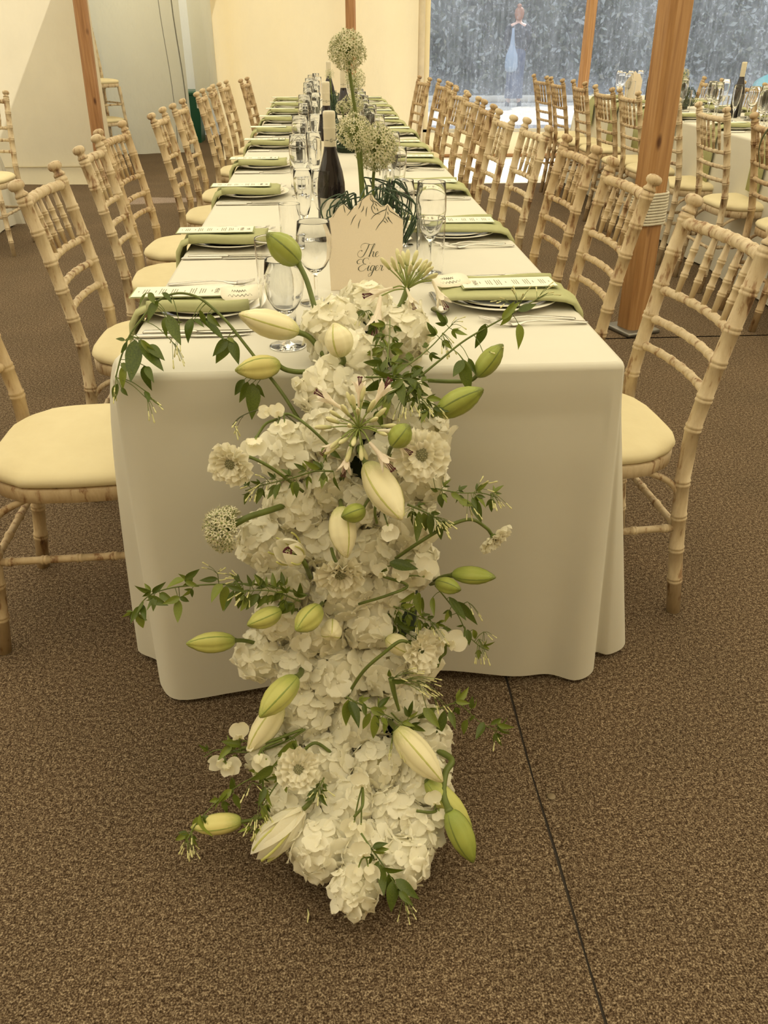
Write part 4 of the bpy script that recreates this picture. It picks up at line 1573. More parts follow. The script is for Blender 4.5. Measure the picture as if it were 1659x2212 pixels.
HYD = [
    (790, 672, 62, 'crowning the cascade, right before the table sign'),
    (720, 714, 70, 'at the top, behind the closed cream lily'),
    (866, 722, 66, 'at the top beside the agapanthus stem'),
    (775, 775, 60, 'just under the crown, behind the upper jasmine leaves'),
    (706, 846, 66, 'hanging over the table edge below the lily fork'),
    (785, 872, 60, 'directly above the lower agapanthus'),
    (868, 868, 54, 'under the dark jasmine tangle at the table edge'),
    (912, 935, 60, 'holding the large round scabious'),
    (715, 935, 66, 'to the side of the lower agapanthus, left'),
    (630, 978, 64, 'beside the white sweet peas, outermost on that side'),
    (830, 990, 52, 'behind the stem end of the big cream lily bud'),
    (905, 1035, 60, 'below the large round scabious'),
    (705, 1035, 60, 'with the short jasmine sprig across it'),
    (640, 1085, 70, 'at the end of the sideways allium stem'),
    (765, 1085, 60, 'between the two big cream lily buds'),
    (880, 1125, 68, 'under the tip of the big cream lily bud'),
    (580, 1165, 68, 'touching the sideways allium head'),
    (690, 1160, 60, 'beside the half-open lily with dark anthers'),
    (805, 1180, 60, 'beside the ribbed cream lily bud'),
    (888, 1218, 56, 'crossed by the long stem of the drooping scabious'),
    (618, 1238, 60, 'just below the half-open lily with dark anthers'),
    (738, 1268, 72, 'carrying the down-facing scabious in the middle'),
    (838, 1272, 54, 'under the white sweet pea trio'),
    (604, 1330, 54, 'behind the short lime lily bud under the long jasmine arm'),
    (690, 1350, 66, 'with two fat buds in front, one of them round'),
    (800, 1335, 68, 'mid-cascade beside the fine jasmine fronds'),
    (562, 1415, 56, 'outermost by the long horizontal green bud'),
    (636, 1440, 56, 'below the crossing stem, next to the hem'),
    (735, 1450, 74, 'largest in the middle of the cascade'),
    (830, 1440, 64, 'crossed by the curved scabious stem'),
    (905, 1420, 48, 'behind the small back-turned scabious'),
    (662, 1535, 68, 'behind the plump green bud at hem height'),
    (772, 1552, 72, 'at hem height in the centre'),
    (866, 1512, 58, 'beside the forked jasmine stub at hem height'),
    (925, 1592, 52, 'outermost at the bent lily stem'),
    (598, 1642, 60, 'behind the fallen sweet peas'),
    (706, 1645, 66, 'beside the open scabious near the floor'),
    (815, 1655, 68, 'behind the speckled cream lily bud'),
    (910, 1685, 64, 'under the bent lily stem'),
    (638, 1735, 64, 'just below the open scabious near the floor'),
    (750, 1748, 68, 'in the middle of the lowest part'),
    (850, 1760, 66, 'beside the pair of hanging green buds'),
    (905, 1795, 44, 'smallest, low by the hanging green buds'),
    (690, 1828, 66, 'next to the splitting lily on the floor'),
    (792, 1840, 62, 'above the bottom jasmine sprig'),
    (872, 1862, 58, 'low at the side of the bottom jasmine sprig'),
    (768, 1922, 54, 'lowest of all, resting on the carpet'),
]
for i, (x, y, r_, d) in enumerate(HYD):
    hydrangea(x, y, r_, d, 0, i)

# dark foam and foliage that the stems stand in
fb = []
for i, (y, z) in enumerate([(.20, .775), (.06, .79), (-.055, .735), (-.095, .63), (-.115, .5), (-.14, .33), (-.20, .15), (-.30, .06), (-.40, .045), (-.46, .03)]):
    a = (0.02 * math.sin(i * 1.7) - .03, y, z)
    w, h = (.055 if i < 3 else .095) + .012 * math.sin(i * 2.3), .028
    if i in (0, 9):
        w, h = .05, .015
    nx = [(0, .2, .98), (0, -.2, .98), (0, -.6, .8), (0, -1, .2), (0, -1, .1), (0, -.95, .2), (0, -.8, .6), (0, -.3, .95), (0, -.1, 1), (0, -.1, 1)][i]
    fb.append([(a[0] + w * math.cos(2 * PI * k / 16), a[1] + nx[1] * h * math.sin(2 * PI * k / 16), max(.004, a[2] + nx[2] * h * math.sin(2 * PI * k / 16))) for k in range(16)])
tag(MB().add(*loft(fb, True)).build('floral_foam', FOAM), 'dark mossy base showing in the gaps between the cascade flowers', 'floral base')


# -------- lily buds
def bud_mesh(kind, bend, fat, seed):
    def rad(t):
        k = [(0, .34), (.04, .52), (.12, .74), (.26, .93), (.42, 1.0), (.58, .96), (.74, .76), (.87, .47), (.95, .25), (1, .09)]
        for (a, ra), (b, rb) in zip(k, k[1:]):
            if t <= b:
                s = (t - a) / (b - a)
                s = s * s * (3 - 2 * s) * .5 + s * .5
                return ra + (rb - ra) * s
        return .05
    rings = []
    seg = 30
    for i in range(22):
        t = i / 21
        t = t if t < .9 else t
        ring = []
        for k in range(seg):
            a = 2 * PI * k / seg
            g = 1 - .13 * (1 - abs(math.sin(1.5 * a))) ** 3 + .04 * math.cos(3 * a + PI)
            r = .5 * rad(t) * g
            ring.append((r * math.cos(a) + bend * (t - .4) ** 2, r * math.sin(a), t))
        rings.append(ring)
    b = MB().add(*loft(rings, True)).mesh('bud', BUDM[kind])
    ribs = []
    for j in range(3):
        a0 = PI / 3 + j * 2 * PI / 3
        pts, rr = [], []
        for i in range(15):
            t = .02 + .95 * i / 14
            r = .5 * rad(t) * 1.045
            pts.append((r * math.cos(a0) * .985 + bend * (t - .4) ** 2, r * math.sin(a0) * .985, t))
            rr.append(.034 * (.4 + .6 * math.sin(PI * t)))
        p, T_, U_ = frames(pts)
        v, f = [], []
        ca, sa = -math.sin(a0), math.cos(a0)
        for i, q in enumerate(p):
            w = rr[i] * 1.6
            out = np.array([math.cos(a0), math.sin(a0), 0])
            v += [q + np.array([ca, sa, 0]) * w - out * .012, q + out * .022, q - np.array([ca, sa, 0]) * w - out * .012]
        for i in range(len(p) - 1):
            f += [(3 * i, 3 * i + 1, 3 * i + 4, 3 * i + 3), (3 * i + 1, 3 * i + 2, 3 * i + 5, 3 * i + 4)]
        ribs.append(MB().add(v, f).mesh('midrib', RIBM[kind]))
    return b, ribs


BUDS = {(k, i): bud_mesh(k, (-.12, .05, .16)[i], 1, i) for k in BUDM for i in range(3)}


def path_px(pts, lift0, lift1, tfix=None):
    n = len(pts)
    out = []
    for i, p in enumerate(pts):
        lf = lerp(lift0, lift1, i / max(1, n - 1))
        if len(p) > 2:
            lf = p[2]
        t = (tfix if tfix else cas_t(p[0], p[1])) - lf
        out.append(at_t(p[0], p[1], t))
    return out


def lily(base, tip, wpx, kind, desc, stem=None, lift=.07, toward=0.0, bendi=0, spin=0.0, stemw=11, stemlift=.01, tref=None):
    tb = (tref or cas_t(*base)) - lift
    tt = tb - toward
    B, Tp = at_t(*base, tb), at_t(*tip, tt)
    for q in (B, Tp):
        q[2] = max(q[2], .022)
    root = thing('lily_bud', desc, 'lily', tuple(B), 0, 'lily buds in the cascade')
    d = Tp - B
    ln = np.linalg.norm(d)
    w = wpx * tb / FPX
    view = FW
    R = basis(d, np.cross(d, view)) @ Matrix.Rotation(spin, 3, 'Z')
    bm_, ribs = BUDS[(kind, bendi)]
    o = link('bud', bm_, root)
    place(o, B, B, R, (w, w, ln))
    for rb in ribs:
        o = link('midrib', rb, root)
        place(o, B, B, R, (w, w, ln))
    if stem:
        pts = [B + d / ln * .004] + [at_t(p[0], p[1], (cas_t(p[0], p[1]) if tref is None else tref) - (p[2] if len(p) > 2 else lerp(lift, stemlift, (i + 1) / len(stem)))) for i, p in enumerate(stem)]
        sp = smoothpath(pts, 6)
        sw = stemw * tb / FPX / 2
        m = MB().add(*tube([q - B for q in sp], [sw * 1.35 if i < 2 else sw for i in range(len(sp))], 10))
        m.build('stem', STEMG, root)
    return root


TOPT = cas_t(700, 740)
lily((645, 566), (577, 503), 60, 'green', 'green lily bud held highest on a long stem before the sign', [(662, 605), (680, 665), (697, 725)], .0, .03, 1, .5, 11, tref=TOPT)
lily((643, 717), (516, 681), 60, 'cream', 'large cream lily bud pointing over the nearest wine glass', [(668, 728), (690, 755), (715, 795)], .02, .05, 0, .3, 12, tref=TOPT)
lily((603, 787), (507, 799), 52, 'yellow', 'yellow lily bud with green tip lying across the table edge', [(622, 800), (660, 803), (712, 790)], .04, .03, 2, 1.0, 11, tref=TOPT)
lily((738, 770), (722, 697), 62, 'cream', 'closed cream lily standing upright at the top of the cascade', [(742, 782), (725, 797)], .07, .02, 1, .2, 12)
lily((1031, 812), (1087, 744), 46, 'green', 'upper green lily bud pointing up over the table edge, window side', [(1015, 822), (975, 824), (925, 822)], .05, .03, 1, .8, 9)
lily((945, 893), (1043, 838), 56, 'green', 'lower of two green lily buds beside the table edge, window side', [(935, 898), (915, 905)], .07, .03, 0, .4, 10)
lily((848, 962), (884, 918), 50, 'green', 'short dark-green lily bud next to the lower agapanthus', [(842, 972), (838, 990)], .13, .02, 1, .6, 9)
lily((792, 1003), (866, 1125), 72, 'cream', 'biggest cream lily bud, splitting, in the upper middle of the cascade', [(782, 985), (775, 965)], .10, .03, 2, .9, 14)
lily((737, 1095), (748, 1205), 60, 'cream', 'cream lily bud with strong green ribs above the down-facing scabious', [(735, 1075)], .10, .01, 1, .1, 10)
lily((788, 1100), (738, 1118), 42, 'green', 'small green lily bud lying across the ribbed cream one', [(792, 1085), (800, 1075)], .135, .01, 0, .7, 7)
lily((978, 1241), (1071, 1248), 40, 'green', 'slim green lily bud pointing out to the window side at mid height', [(955, 1247), (930, 1258)], .06, .02, 1, .9, 10)
lily((942, 1257), (996, 1273), 36, 'green', 'small plump green bud directly under the slim one, window side', [(930, 1262)], .075, .02, 0, .2, 8)
lily((606, 1320), (535, 1352), 44, 'lime', 'short lime lily bud beneath the long jasmine arm', [(622, 1317), (650, 1318)], .09, .03, 0, .6, 8)
lily((690, 1312), (639, 1362), 52, 'lime', 'fat lime lily bud in the middle of the cascade', [(697, 1302), (705, 1290)], .10, .04, 1, .9, 9)
lily((716, 1352), (716, 1374), 46, 'cream', 'round cream bud seen end-on beside the fat lime one', [(716, 1345)], .07, .05, 1, .1, 8)
lily((507, 1383), (402, 1390), 46, 'lime', 'long lime lily bud pointing straight out to the canvas-wall side', [(535, 1385), (580, 1400)], .05, .02, 1, 1.1, 9)
lily((640, 1463), (560, 1549), 58, 'lime', 'plump lime lily bud with a curved stem at the cloth hem', [(651, 1452), (647, 1432)], .10, .04, 1, .5, 13)
lily((606, 1520), (536, 1625), 56, 'cream', 'pale cream lily half hidden behind the plump lime bud', [(620, 1505)], .055, .02, 0, .9, 9)
lily((856, 1575), (955, 1690), 64, 'cream', 'speckled cream lily bud beside the bent stem', [(845, 1562), (835, 1548)], .10, .02, 1, .3, 12)
lily((922, 1688), (1018, 1788), 50, 'lime', 'upper of two hanging lime buds at the low window side', [(912, 1675), (900, 1660)], .05, .0, 1, .6, 12)
lily((970, 1752), (1022, 1863), 56, 'green', 'lower hanging green bud on the bent stem near the carpet', [(958, 1715), (962, 1670), (976, 1642), (945, 1620), (905, 1595)], .06, .0, 1, .9, 15)
lily((521, 1775), (412, 1790), 46, 'yellow', 'yellow-green bud on the carpet under the low jasmine', [(540, 1772), (570, 1765)], .02, .0, 0, .4, 8)
lily((835, 1378), (890, 1412), 44, 'cream', 'cream bud tucked under the back-turned scabious', [(825, 1372)], .065, .01, 0, .7, 8)


# tepals: open lilies
def tepal_mesh(seed, w=.30, curl=.35):
    def fn(u, v):
        half = w * math.sin(PI * min(1, .07 + .93 * u)) ** .75 * (1 - .25 * u)
        x = half * (2 * v - 1)
        return (x, -.30 * (x ** 2) / w - curl * u ** 2.4 * .6 + .22 * math.sin(PI * u * .8), u)
    return MB().add(*grid(fn, 10, 6)).mesh('tepal', PETALW)


# grid() runs u across first; build with u along
TEP = [tepal_mesh(i, .26 + .02 * i, c) for i, c in enumerate((.15, .4, .7))]
TEPRIB = MB().add(*tube([(0, -.15 * u ** 2.4 * .6 + .22 * math.sin(PI * u * .8) - .015, u) for u in np.linspace(.02, .92, 10)], .028, 6)).mesh('midrib', RIBM['cream'])


def open_lily(base, tip, lpx, spread, desc, lift, toward, stem, stamens=True, skip=()):
    tb = cas_t(*base) - lift
    B, Tp = at_t(*base, tb), at_t(*tip, tb - toward)
    B[2], Tp[2] = max(B[2], .03), max(Tp[2], .03)
    root = thing('open_lily', desc, 'lily', tuple(B))
    d = Tp - B
    ln = lpx * tb / FPX
    R0 = basis(d, FW)
    for k in range(6):
        if k in skip:
            continue
        R = R0 @ Matrix.Rotation(k * PI / 3 + .2, 3, 'Z') @ Matrix.Rotation(-spread * (1 if k % 2 else .75), 3, 'X')
        o = link('tepal', TEP[k % 2 + (spread > .4)], root)
        place(o, B, B, R, (ln * .85, ln * .85, ln))
        o2 = link('midrib', TEPRIB, o)
    if stamens:
        m, a_ = MB(), MB()
        for k in range(6):
            q = np.array(R0 @ Vector((.10 * math.cos(k * 1.05), .10 * math.sin(k * 1.05), .62))) * ln
            m.add(*tube([q * .1, q * .6, q], ln * .012, 5))
            e = np.array(R0 @ Vector((.06 * math.sin(k * 1.3), .07 * math.cos(k * 1.7), .03))) * ln
            a_.add(*tube([q - e, q, q + e], [ln * .02, ln * .035, ln * .015], 6))
        m.build('filaments', STEML, root)
        a_.build('anthers', ANTH, root)
    pts = [B + (B - Tp) * 0] + path_px(stem, lift, .01)
    MB().add(*tube([q - B for q in smoothpath(pts, 6)], 5.5 * tb / FPX, 8)).build('stem', STEMG, root)
    return root


open_lily((652, 1205), (600, 1180), 88, .42, 'half-open white lily showing dark red anthers, beside the sideways allium', .09, .06, [(662, 1225), (672, 1250)])
open_lily((655, 1748), (555, 1848), 145, .16, 'splitting cream lily trumpet lying toward the carpet at lower canvas-wall side', .06, .0, [(668, 1735), (680, 1715)], False)


# -------- leaves and jasmine
def leaf_mesh(seed, mat_):
    r = random.Random(seed)
    w0 = r.uniform(.17, .24)
    cv = r.uniform(-.25, .35)
    fold = r.uniform(.15, .55)
    tw = r.uniform(-.5, .5)

    def fn(a, u):
        w = w0 * (math.sin(PI * min(1, u ** .8 * .97 + .03)) ** .9) * (1 - .25 * u)
        x = w * (2 * a - 1)
        z = fold * abs(x) * 1.0 - cv * u * u
        c, s = math.cos(tw * u), math.sin(tw * u)
        return (x * c - z * s * .3, u, z * c + x * s * .6)
    return MB().add(*grid(fn, 4, 8)).mesh('leaf', mat_)


LEAVES = {'d': [leaf_mesh(i, LEAFD) for i in range(6)], 'l': [leaf_mesh(i + 20, LEAFL) for i in range(6)]}


def put_leaf(root, rootloc, A, B, kind, r, w=1.0):
    """leaf from A to B in world space, face roughly to the viewer."""
    d = B - A
    ln = np.linalg.norm(d)
    if ln < 1e-4:
        return
    y = Vector(d / ln)
    n = Vector((-FW[0], -FW[1], -FW[2])) + Vector([r.uniform(-.75, .75) for _ in range(3)])
    n = n - y * n.dot(y)
    n.normalize()
    x = y.cross(n)
    o = link('leaf', LEAVES[kind][r.randrange(6)], root)
    place(o, rootloc, A, Matrix((x, y, n)).transposed(), (ln * w, ln, ln))


BUDLET = MB().add(*lathe([(.0, 0), (.09, .12), (.075, .3), (.07, .55), (.125, .78), (.10, .9), (0, 1.0)], 7, False)).mesh('flower_bud', BUDG)


def spray(path, desc, leaves=(), auto=0, lpx=42, lift0=.03, lift1=.06, thick=5, seed=0, kinds='dddl', buds=(), tref=None, droop=.5, smat=None, cat='jasmine', name='jasmine_spray', side=None, zmin=.008, terminal=True):
    """path: pixels along the stem, root first. leaves: hand-placed (bx,by,tx,ty)."""
    r = random.Random(900 + seed)
    n = len(path)
    W = []
    for i, p in enumerate(path):
        lf = p[2] if len(p) > 2 else lerp(lift0, lift1, i / (n - 1))
        q = at_t(p[0], p[1], (tref or cas_t(p[0], p[1])) - lf)
        q[2] = max(q[2], zmin)
        W.append(q)
    sp = smoothpath(W, 7)
    B = sp[0]
    root = thing(name, desc, cat, tuple(B), 0, 'jasmine sprays in the cascade')
    t0 = float((B - CAM) @ FW)
    k = t0 / FPX
    m = MB().add(*tube([q - B for q in sp], [max(.0009, thick * k / 2 * (1 - .6 * i / len(sp))) for i in range(len(sp))], 7))
    gx, gy = RT, UP

    def petiole(a, b, wd=1.6):
        mid = (a + b) / 2 + UP * .3 * np.linalg.norm(b - a) * .3
        m.add(*tube([q - B for q in smoothpath([a, mid, b], 4)], wd * k / 2, 5))
    for (bx, by, tx_, ty) in leaves:
        # depth of the nearest stem point
        bi = min(range(len(sp)), key=lambda i: (project(sp[i])[0] - bx) ** 2 + (project(sp[i])[1] - by) ** 2)
        tt = float((sp[bi] - CAM) @ FW)
        a = at_t(bx, by, tt - .004)
        b = at_t(tx_, ty, tt - .004 - r.uniform(-.01, .02))
        a[2], b[2] = max(a[2], zmin), max(b[2], zmin)
        if np.linalg.norm(a - sp[bi]) > .004:
            petiole(sp[bi], a)
        put_leaf(root, B, a, b, kinds[r.randrange(len(kinds))], r, r.uniform(.9, 1.2))
    for j in range(auto):
        s = (j + .6) / auto
        i = min(len(sp) - 2, int(s * (len(sp) - 1)))
        p = sp[i]
        dr = sp[i + 1] - sp[i]
        dr /= np.linalg.norm(dr) + 1e-9
        for sg in ((1, -1) if side is None else (side,)):
            nrm = np.cross(FW, dr)
            nrm /= np.linalg.norm(nrm) + 1e-9
            d = dr * r.uniform(.15, .8) + nrm * sg * r.uniform(.5, 1.0) - np.array([0, 0, 1.0]) * droop * r.uniform(.4, 1.2) - FW * r.uniform(-.2, .5)
            d /= np.linalg.norm(d)
            ln = lpx * k * r.uniform(.7, 1.25)
            a = p + d * lpx * k * .30
            for q in (a,):
                q[2] = max(q[2], zmin)
            petiole(p, a)
            for e in range(3):
                dd = d if e == 0 else d + np.cross(FW, d) * (.9 if e == 1 else -.9) - np.array([0, 0, .25])
                dd = dd / np.linalg.norm(dd)
                l2 = ln * (1.0 if e == 0 else .62)
                b = a + dd * l2
                b[2] = max(b[2], zmin)
                put_leaf(root, B, a.copy(), b, kinds[r.randrange(len(kinds))], r)
    for (bx, by, dx, dy, nb) in buds:
        bi = min(range(len(sp)), key=lambda i: (project(sp[i])[0] - bx) ** 2 + (project(sp[i])[1] - by) ** 2)
        tt = float((sp[bi] - CAM) @ FW) - .006
        a = at_t(bx, by, tt)
        a[2] = max(a[2], zmin)
        if np.linalg.norm(a - sp[bi]) > .004:
            petiole(sp[bi], a, 1.8)
        for q in range(nb):
            f_ = r.uniform(.5, 1.0)
            e = at_t(bx + dx * f_ + r.uniform(-16, 16), by + dy * f_ + r.uniform(-12, 12), tt - r.uniform(-.01, .02))
            e[2] = max(e[2], zmin)
            petiole(a, e, 1.2)
            d = e - a
            d = d / (np.linalg.norm(d) + 1e-9) + np.array([0, 0, -.35])
            o = link('flower_bud', BUDLET, root)
            l2 = 17 * k * r.uniform(.8, 1.3)
            place(o, B, e, basis(d), (l2 * .8, l2 * .8, l2))
    m.build('stem', smat or STEMG, root)
    return root


def project(p):
    d = np.array(p) - CAM
    z = d @ FW
    return PW / 2 + FPX * (d @ RT) / z, PH / 2 - FPX * (d @ UP) / z


# the long arching arm on the canvas-wall side
spray([(645, 905), (610, 850), (572, 800), (530, 745), (487, 692), (440, 650), (405, 635), (370, 636), (335, 655), (305, 690), (280, 725), (262, 770), (250, 815)],
      'long arching jasmine arm drooping over the first canvas-side setting',
      leaves=[(318, 632, 296, 660), (322, 632, 338, 660), (340, 650, 312, 690), (352, 632, 372, 652), (358, 685, 352, 728), (362, 682, 398, 750), (366, 690, 392, 702), (415, 688, 400, 738), (420, 690, 438, 700), (432, 670, 452, 712), (444, 690, 480, 742),
              (448, 680, 472, 705), (490, 732, 462, 768), (496, 734, 465, 785), (500, 735, 515, 785), (492, 730, 510, 740), (290, 728, 268, 735), (275, 740, 255, 762), (292, 735, 285, 830), (300, 735, 352, 808), (305, 735, 340, 775), (320, 745, 352, 770),
              (262, 785, 285, 805), (268, 790, 262, 840), (312, 790, 318, 845), (316, 792, 328, 820), (255, 830, 240, 868), (262, 838, 275, 855), (315, 845, 322, 868), (320, 850, 345, 885), (528, 820, 505, 855), (535, 825, 520, 870), (545, 828, 548, 905), (555, 830, 568, 860), (270, 735, 250, 730), (298, 760, 300, 790)],
      auto=0, lpx=40, lift0=.05, lift1=.05, thick=8, seed=1, kinds='ddddl', buds=[(372, 738, 12, 40, 5), (318, 862, 12, 30, 6), (250, 830, 5, 25, 4), (388, 700, -14, 50, 4)], tref=TOPT + .02)
spray([(640, 915), (600, 885), (560, 885), (520, 900), (503, 918)], 'thin bare jasmine tendril curling before the cloth under the arching arm', auto=0, lift0=.02, lift1=.03, thick=3.5, seed=2, smat=STEMD, buds=[(505, 915, 2, 14, 3), (525, 900, -4, 18, 2)])
# tangle at the top, window side
spray([(845, 790), (830, 740), (815, 700), (800, 672), (785, 675)], 'upright jasmine tip hooked over the top hydrangeas', leaves=[(810, 690, 795, 730), (812, 695, 826, 720), (820, 720, 802, 755), (826, 730, 845, 760)], auto=3, lpx=34, lift0=.07, lift1=.09, thick=4, seed=3, buds=[(790, 672, -6, 20, 6)])
spray([(835, 800), (838, 760), (842, 720), (842, 690)], 'short leafy jasmine tip beside the agapanthus stem', auto=4, lpx=36, lift0=.07, lift1=.10, thick=4, seed=4)
spray([(820, 812), (860, 800), (900, 775), (935, 745), (958, 720), (978, 700)], 'jasmine sprig rising over the table edge, window side', auto=5, lpx=34, lift0=.07, lift1=.09, thick=4.5, seed=5, buds=[(955, 720, 12, 35, 7), (975, 702, 12, -8, 4)], droop=.3)
spray([(905, 815), (950, 778), (1000, 738), (1055, 705), (1105, 678), (1150, 652), (1185, 632)], 'long jasmine branch reaching toward the first window-side plate',
      leaves=[(1048, 700, 1030, 755), (1085, 690, 1120, 650), (1105, 676, 1082, 705), (1120, 700, 1128, 755), (1095, 672, 1112, 652), (1120, 672, 1160, 655), (1000, 778, 978, 820), (1002, 778, 1012, 850), (1012, 774, 1030, 810)], auto=0, lift0=.07, lift1=.04, thick=5.5, seed=6, tref=cas_t(905, 790),
      buds=[(1160, 648, 22, -22, 6), (1120, 665, 10, -35, 5), (1045, 765, 22, -14, 3), (1100, 655, -16, -14, 4)], droop=.2)
spray([(790, 815), (830, 815), (870, 820), (915, 830)], 'dark leafy jasmine tangle over the table edge', leaves=[(850, 812, 800, 805), (850, 815, 860, 790), (870, 820, 835, 850), (880, 820, 920, 848), (830, 820, 790, 852), (845, 825, 842, 868), (865, 825, 870, 875), (900, 825, 880, 860), (820, 820, 826, 850)], auto=6, lpx=36, lift0=.075, lift1=.09, thick=5, seed=7, kinds='dddd')
spray([(860, 830), (890, 845), (915, 865), (935, 890)], 'jasmine fringe with hanging buds under the table edge', auto=4, lpx=32, lift0=.075, lift1=.09, thick=4, seed=8, buds=[(880, 855, 5, 35, 6), (905, 865, 10, 30, 7), (930, 870, 12, 20, 6), (870, 860, -2, 40, 5)])
spray([(838, 850), (815, 875), (802, 890)], 'two dark jasmine leaves above the lower agapanthus', leaves=[(835, 852, 800, 885), (838, 850, 832, 895)], auto=1, lpx=34, lift0=.08, lift1=.1, thick=4, seed=9)
# mid height
spray([(720, 1018), (680, 1018), (640, 1030), (600, 1040), (560, 1050), (530, 1060)], 'jasmine sprig pointing to the canvas-wall side under the first scabious', leaves=[(690, 1012, 655, 1000), (700, 1020, 695, 1050), (722, 1030, 728, 1065), (640, 1040, 640, 1075), (605, 1045, 590, 1075)], auto=6, lpx=30, lift0=.09, lift1=.07, thick=4.5, seed=10, buds=[(560, 1050, -25, 12, 8), (580, 1040, -25, -2, 5)], droop=.25)
spray([(725, 960), (705, 985), (698, 1000)], 'single jasmine leaf pair below the sweet pea stem', leaves=[(700, 965, 700, 998), (712, 972, 735, 990)], lift0=.08, lift1=.1, thick=4, seed=11)
spray([(660, 1285), (610, 1272), (550, 1262), (490, 1262), (430, 1264), (370, 1270), (325, 1285), (300, 1310), (288, 1340)], 'long jasmine arm stretching far across the cloth at mid height',
      leaves=[(400, 1250, 430, 1232), (398, 1252, 358, 1262), (400, 1256, 430, 1268), (388, 1290, 352, 1305), (388, 1290, 410, 1300), (385, 1295, 388, 1345), (330, 1280, 352, 1262), (320, 1290, 362, 1308), (305, 1305, 320, 1345), (300, 1310, 282, 1345), (345, 1282, 372, 1300), (480, 1262, 452, 1295), (490, 1265, 478, 1325), (505, 1275, 490, 1325), (525, 1270, 510, 1318),
              (470, 1250, 430, 1255), (310, 1300, 298, 1330), (335, 1290, 330, 1320), (292, 1320, 284, 1350)], auto=5, lpx=34, lift0=.09, lift1=.04, thick=5, seed=12, kinds='ddl', buds=[(520, 1255, -28, -14, 7), (540, 1275, -20, 14, 6), (470, 1240, -14, -8, 5)], droop=.25)
spray([(650, 1300), (600, 1280), (560, 1275), (520, 1280)], 'bushy jasmine side sprig above the short lime bud', auto=7, lpx=36, lift0=.085, lift1=.09, thick=4, seed=13, kinds='ddl', droop=.35)
spray([(940, 1055), (965, 1060), (1000, 1065), (1040, 1065), (1075, 1075)], 'jasmine sprig on the window side below the large scabious', leaves=[(935, 1030, 945, 1015), (945, 1062, 930, 1055), (950, 1068, 955, 1098), (975, 1065, 1000, 1082), (990, 1080, 1025, 1095), (1025, 1080, 1038, 1128), (1020, 1075, 1030, 1100)], auto=4, lpx=28, lift0=.07, lift1=.06, thick=3.5, seed=14, buds=[(1060, 1065, 26, 14, 8), (1010, 1085, 16, 26, 6), (1030, 1058, 20, -6, 4)], droop=.2)
spray([(880, 1090), (905, 1100), (935, 1115), (955, 1130)], 'jasmine sprig hanging beneath the window-side sprig', leaves=[(905, 1105, 893, 1172), (915, 1108, 920, 1150), (928, 1110, 932, 1160)], auto=3, lpx=30, lift0=.09, lift1=.09, thick=5, seed=15, buds=[(935, 1115, 24, 16, 9), (945, 1120, 20, 22, 6), (890, 1098, 6, 24, 4)], droop=.5)
spray([(830, 1225), (860, 1220), (890, 1225), (915, 1232)], 'dark jasmine leaf pair lying on the mid hydrangeas', leaves=[(842, 1215, 905, 1232), (870, 1212, 895, 1212), (835, 1228, 822, 1245)], lift0=.085, lift1=.085, thick=3.5, seed=16, kinds='dd')
spray([(940, 1265), (965, 1295), (990, 1330), (1010, 1370), (1035, 1395), (1055, 1405)], 'jasmine sprig hanging down the window side under the slim bud', leaves=[(970, 1290, 1005, 1345), (990, 1300, 1035, 1345), (935, 1290, 935, 1330), (960, 1340, 945, 1345), (1000, 1350, 985, 1355), (1005, 1355, 998, 1380), (1010, 1360, 1015, 1395), (1022, 1360, 1030, 1385)], auto=2, lpx=32, lift0=.06, lift1=.04, thick=3.5, seed=17, kinds='dl', buds=[(1035, 1380, 8, 35, 8), (1045, 1365, 12, 12, 4), (1010, 1300, 20, 20, 3)])
spray([(850, 1310), (880, 1320), (910, 1335), (935, 1345), (955, 1365)], 'fine jasmine fronds on the window side at mid height', leaves=[(905, 1280, 900, 1330), (912, 1290, 918, 1325), (895, 1280, 870, 1305)], auto=6, lpx=26, lift0=.07, lift1=.06, thick=3.5, seed=18, buds=[(930, 1345, 20, 25, 6), (900, 1335, 10, 30, 6)])
spray([(858, 1310), (850, 1340), (870, 1360), (905, 1385)], 'dark jasmine fronds tucked behind the curved scabious stem', auto=4, lpx=30, lift0=.04, lift1=.05, thick=3.5, seed=19, kinds='dd')
# low, window side
spray([(845, 1540), (870, 1560), (905, 1545), (950, 1530), (990, 1520), (1030, 1555), (1065, 1575), (1100, 1580)], 'long jasmine branch running out over the bare carpet',
      leaves=[(1018, 1530, 1020, 1505), (1020, 1530, 1035, 1512), (1025, 1545, 1012, 1560), (1045, 1560, 1028, 1600), (1060, 1565, 1082, 1550), (1075, 1565, 1110, 1575), (1075, 1572, 1098, 1590), (1010, 1555, 995, 1590), (960, 1535, 945, 1600), (970, 1535, 985, 1575), (985, 1515, 1015, 1520), (940, 1530, 900, 1555), (915, 1530, 950, 1570)], auto=3, lpx=36, lift0=.08, lift1=.0, thick=4, seed=20, kinds='ddl', buds=[(900, 1470, 35, 15, 9), (935, 1500, 16, 20, 6), (1070, 1590, 6, 22, 2)], droop=.2)
spray([(845, 1465), (852, 1500), (862, 1535)], 'forked jasmine stub with slender buds at hem height', leaves=[(845, 1470, 880, 1475), (842, 1462, 840, 1448)], lift0=.1, lift1=.09, thick=14, seed=21, buds=[(850, 1465, 40, -15, 8), (860, 1475, 60, 15, 8), (870, 1470, 70, 0, 6)])
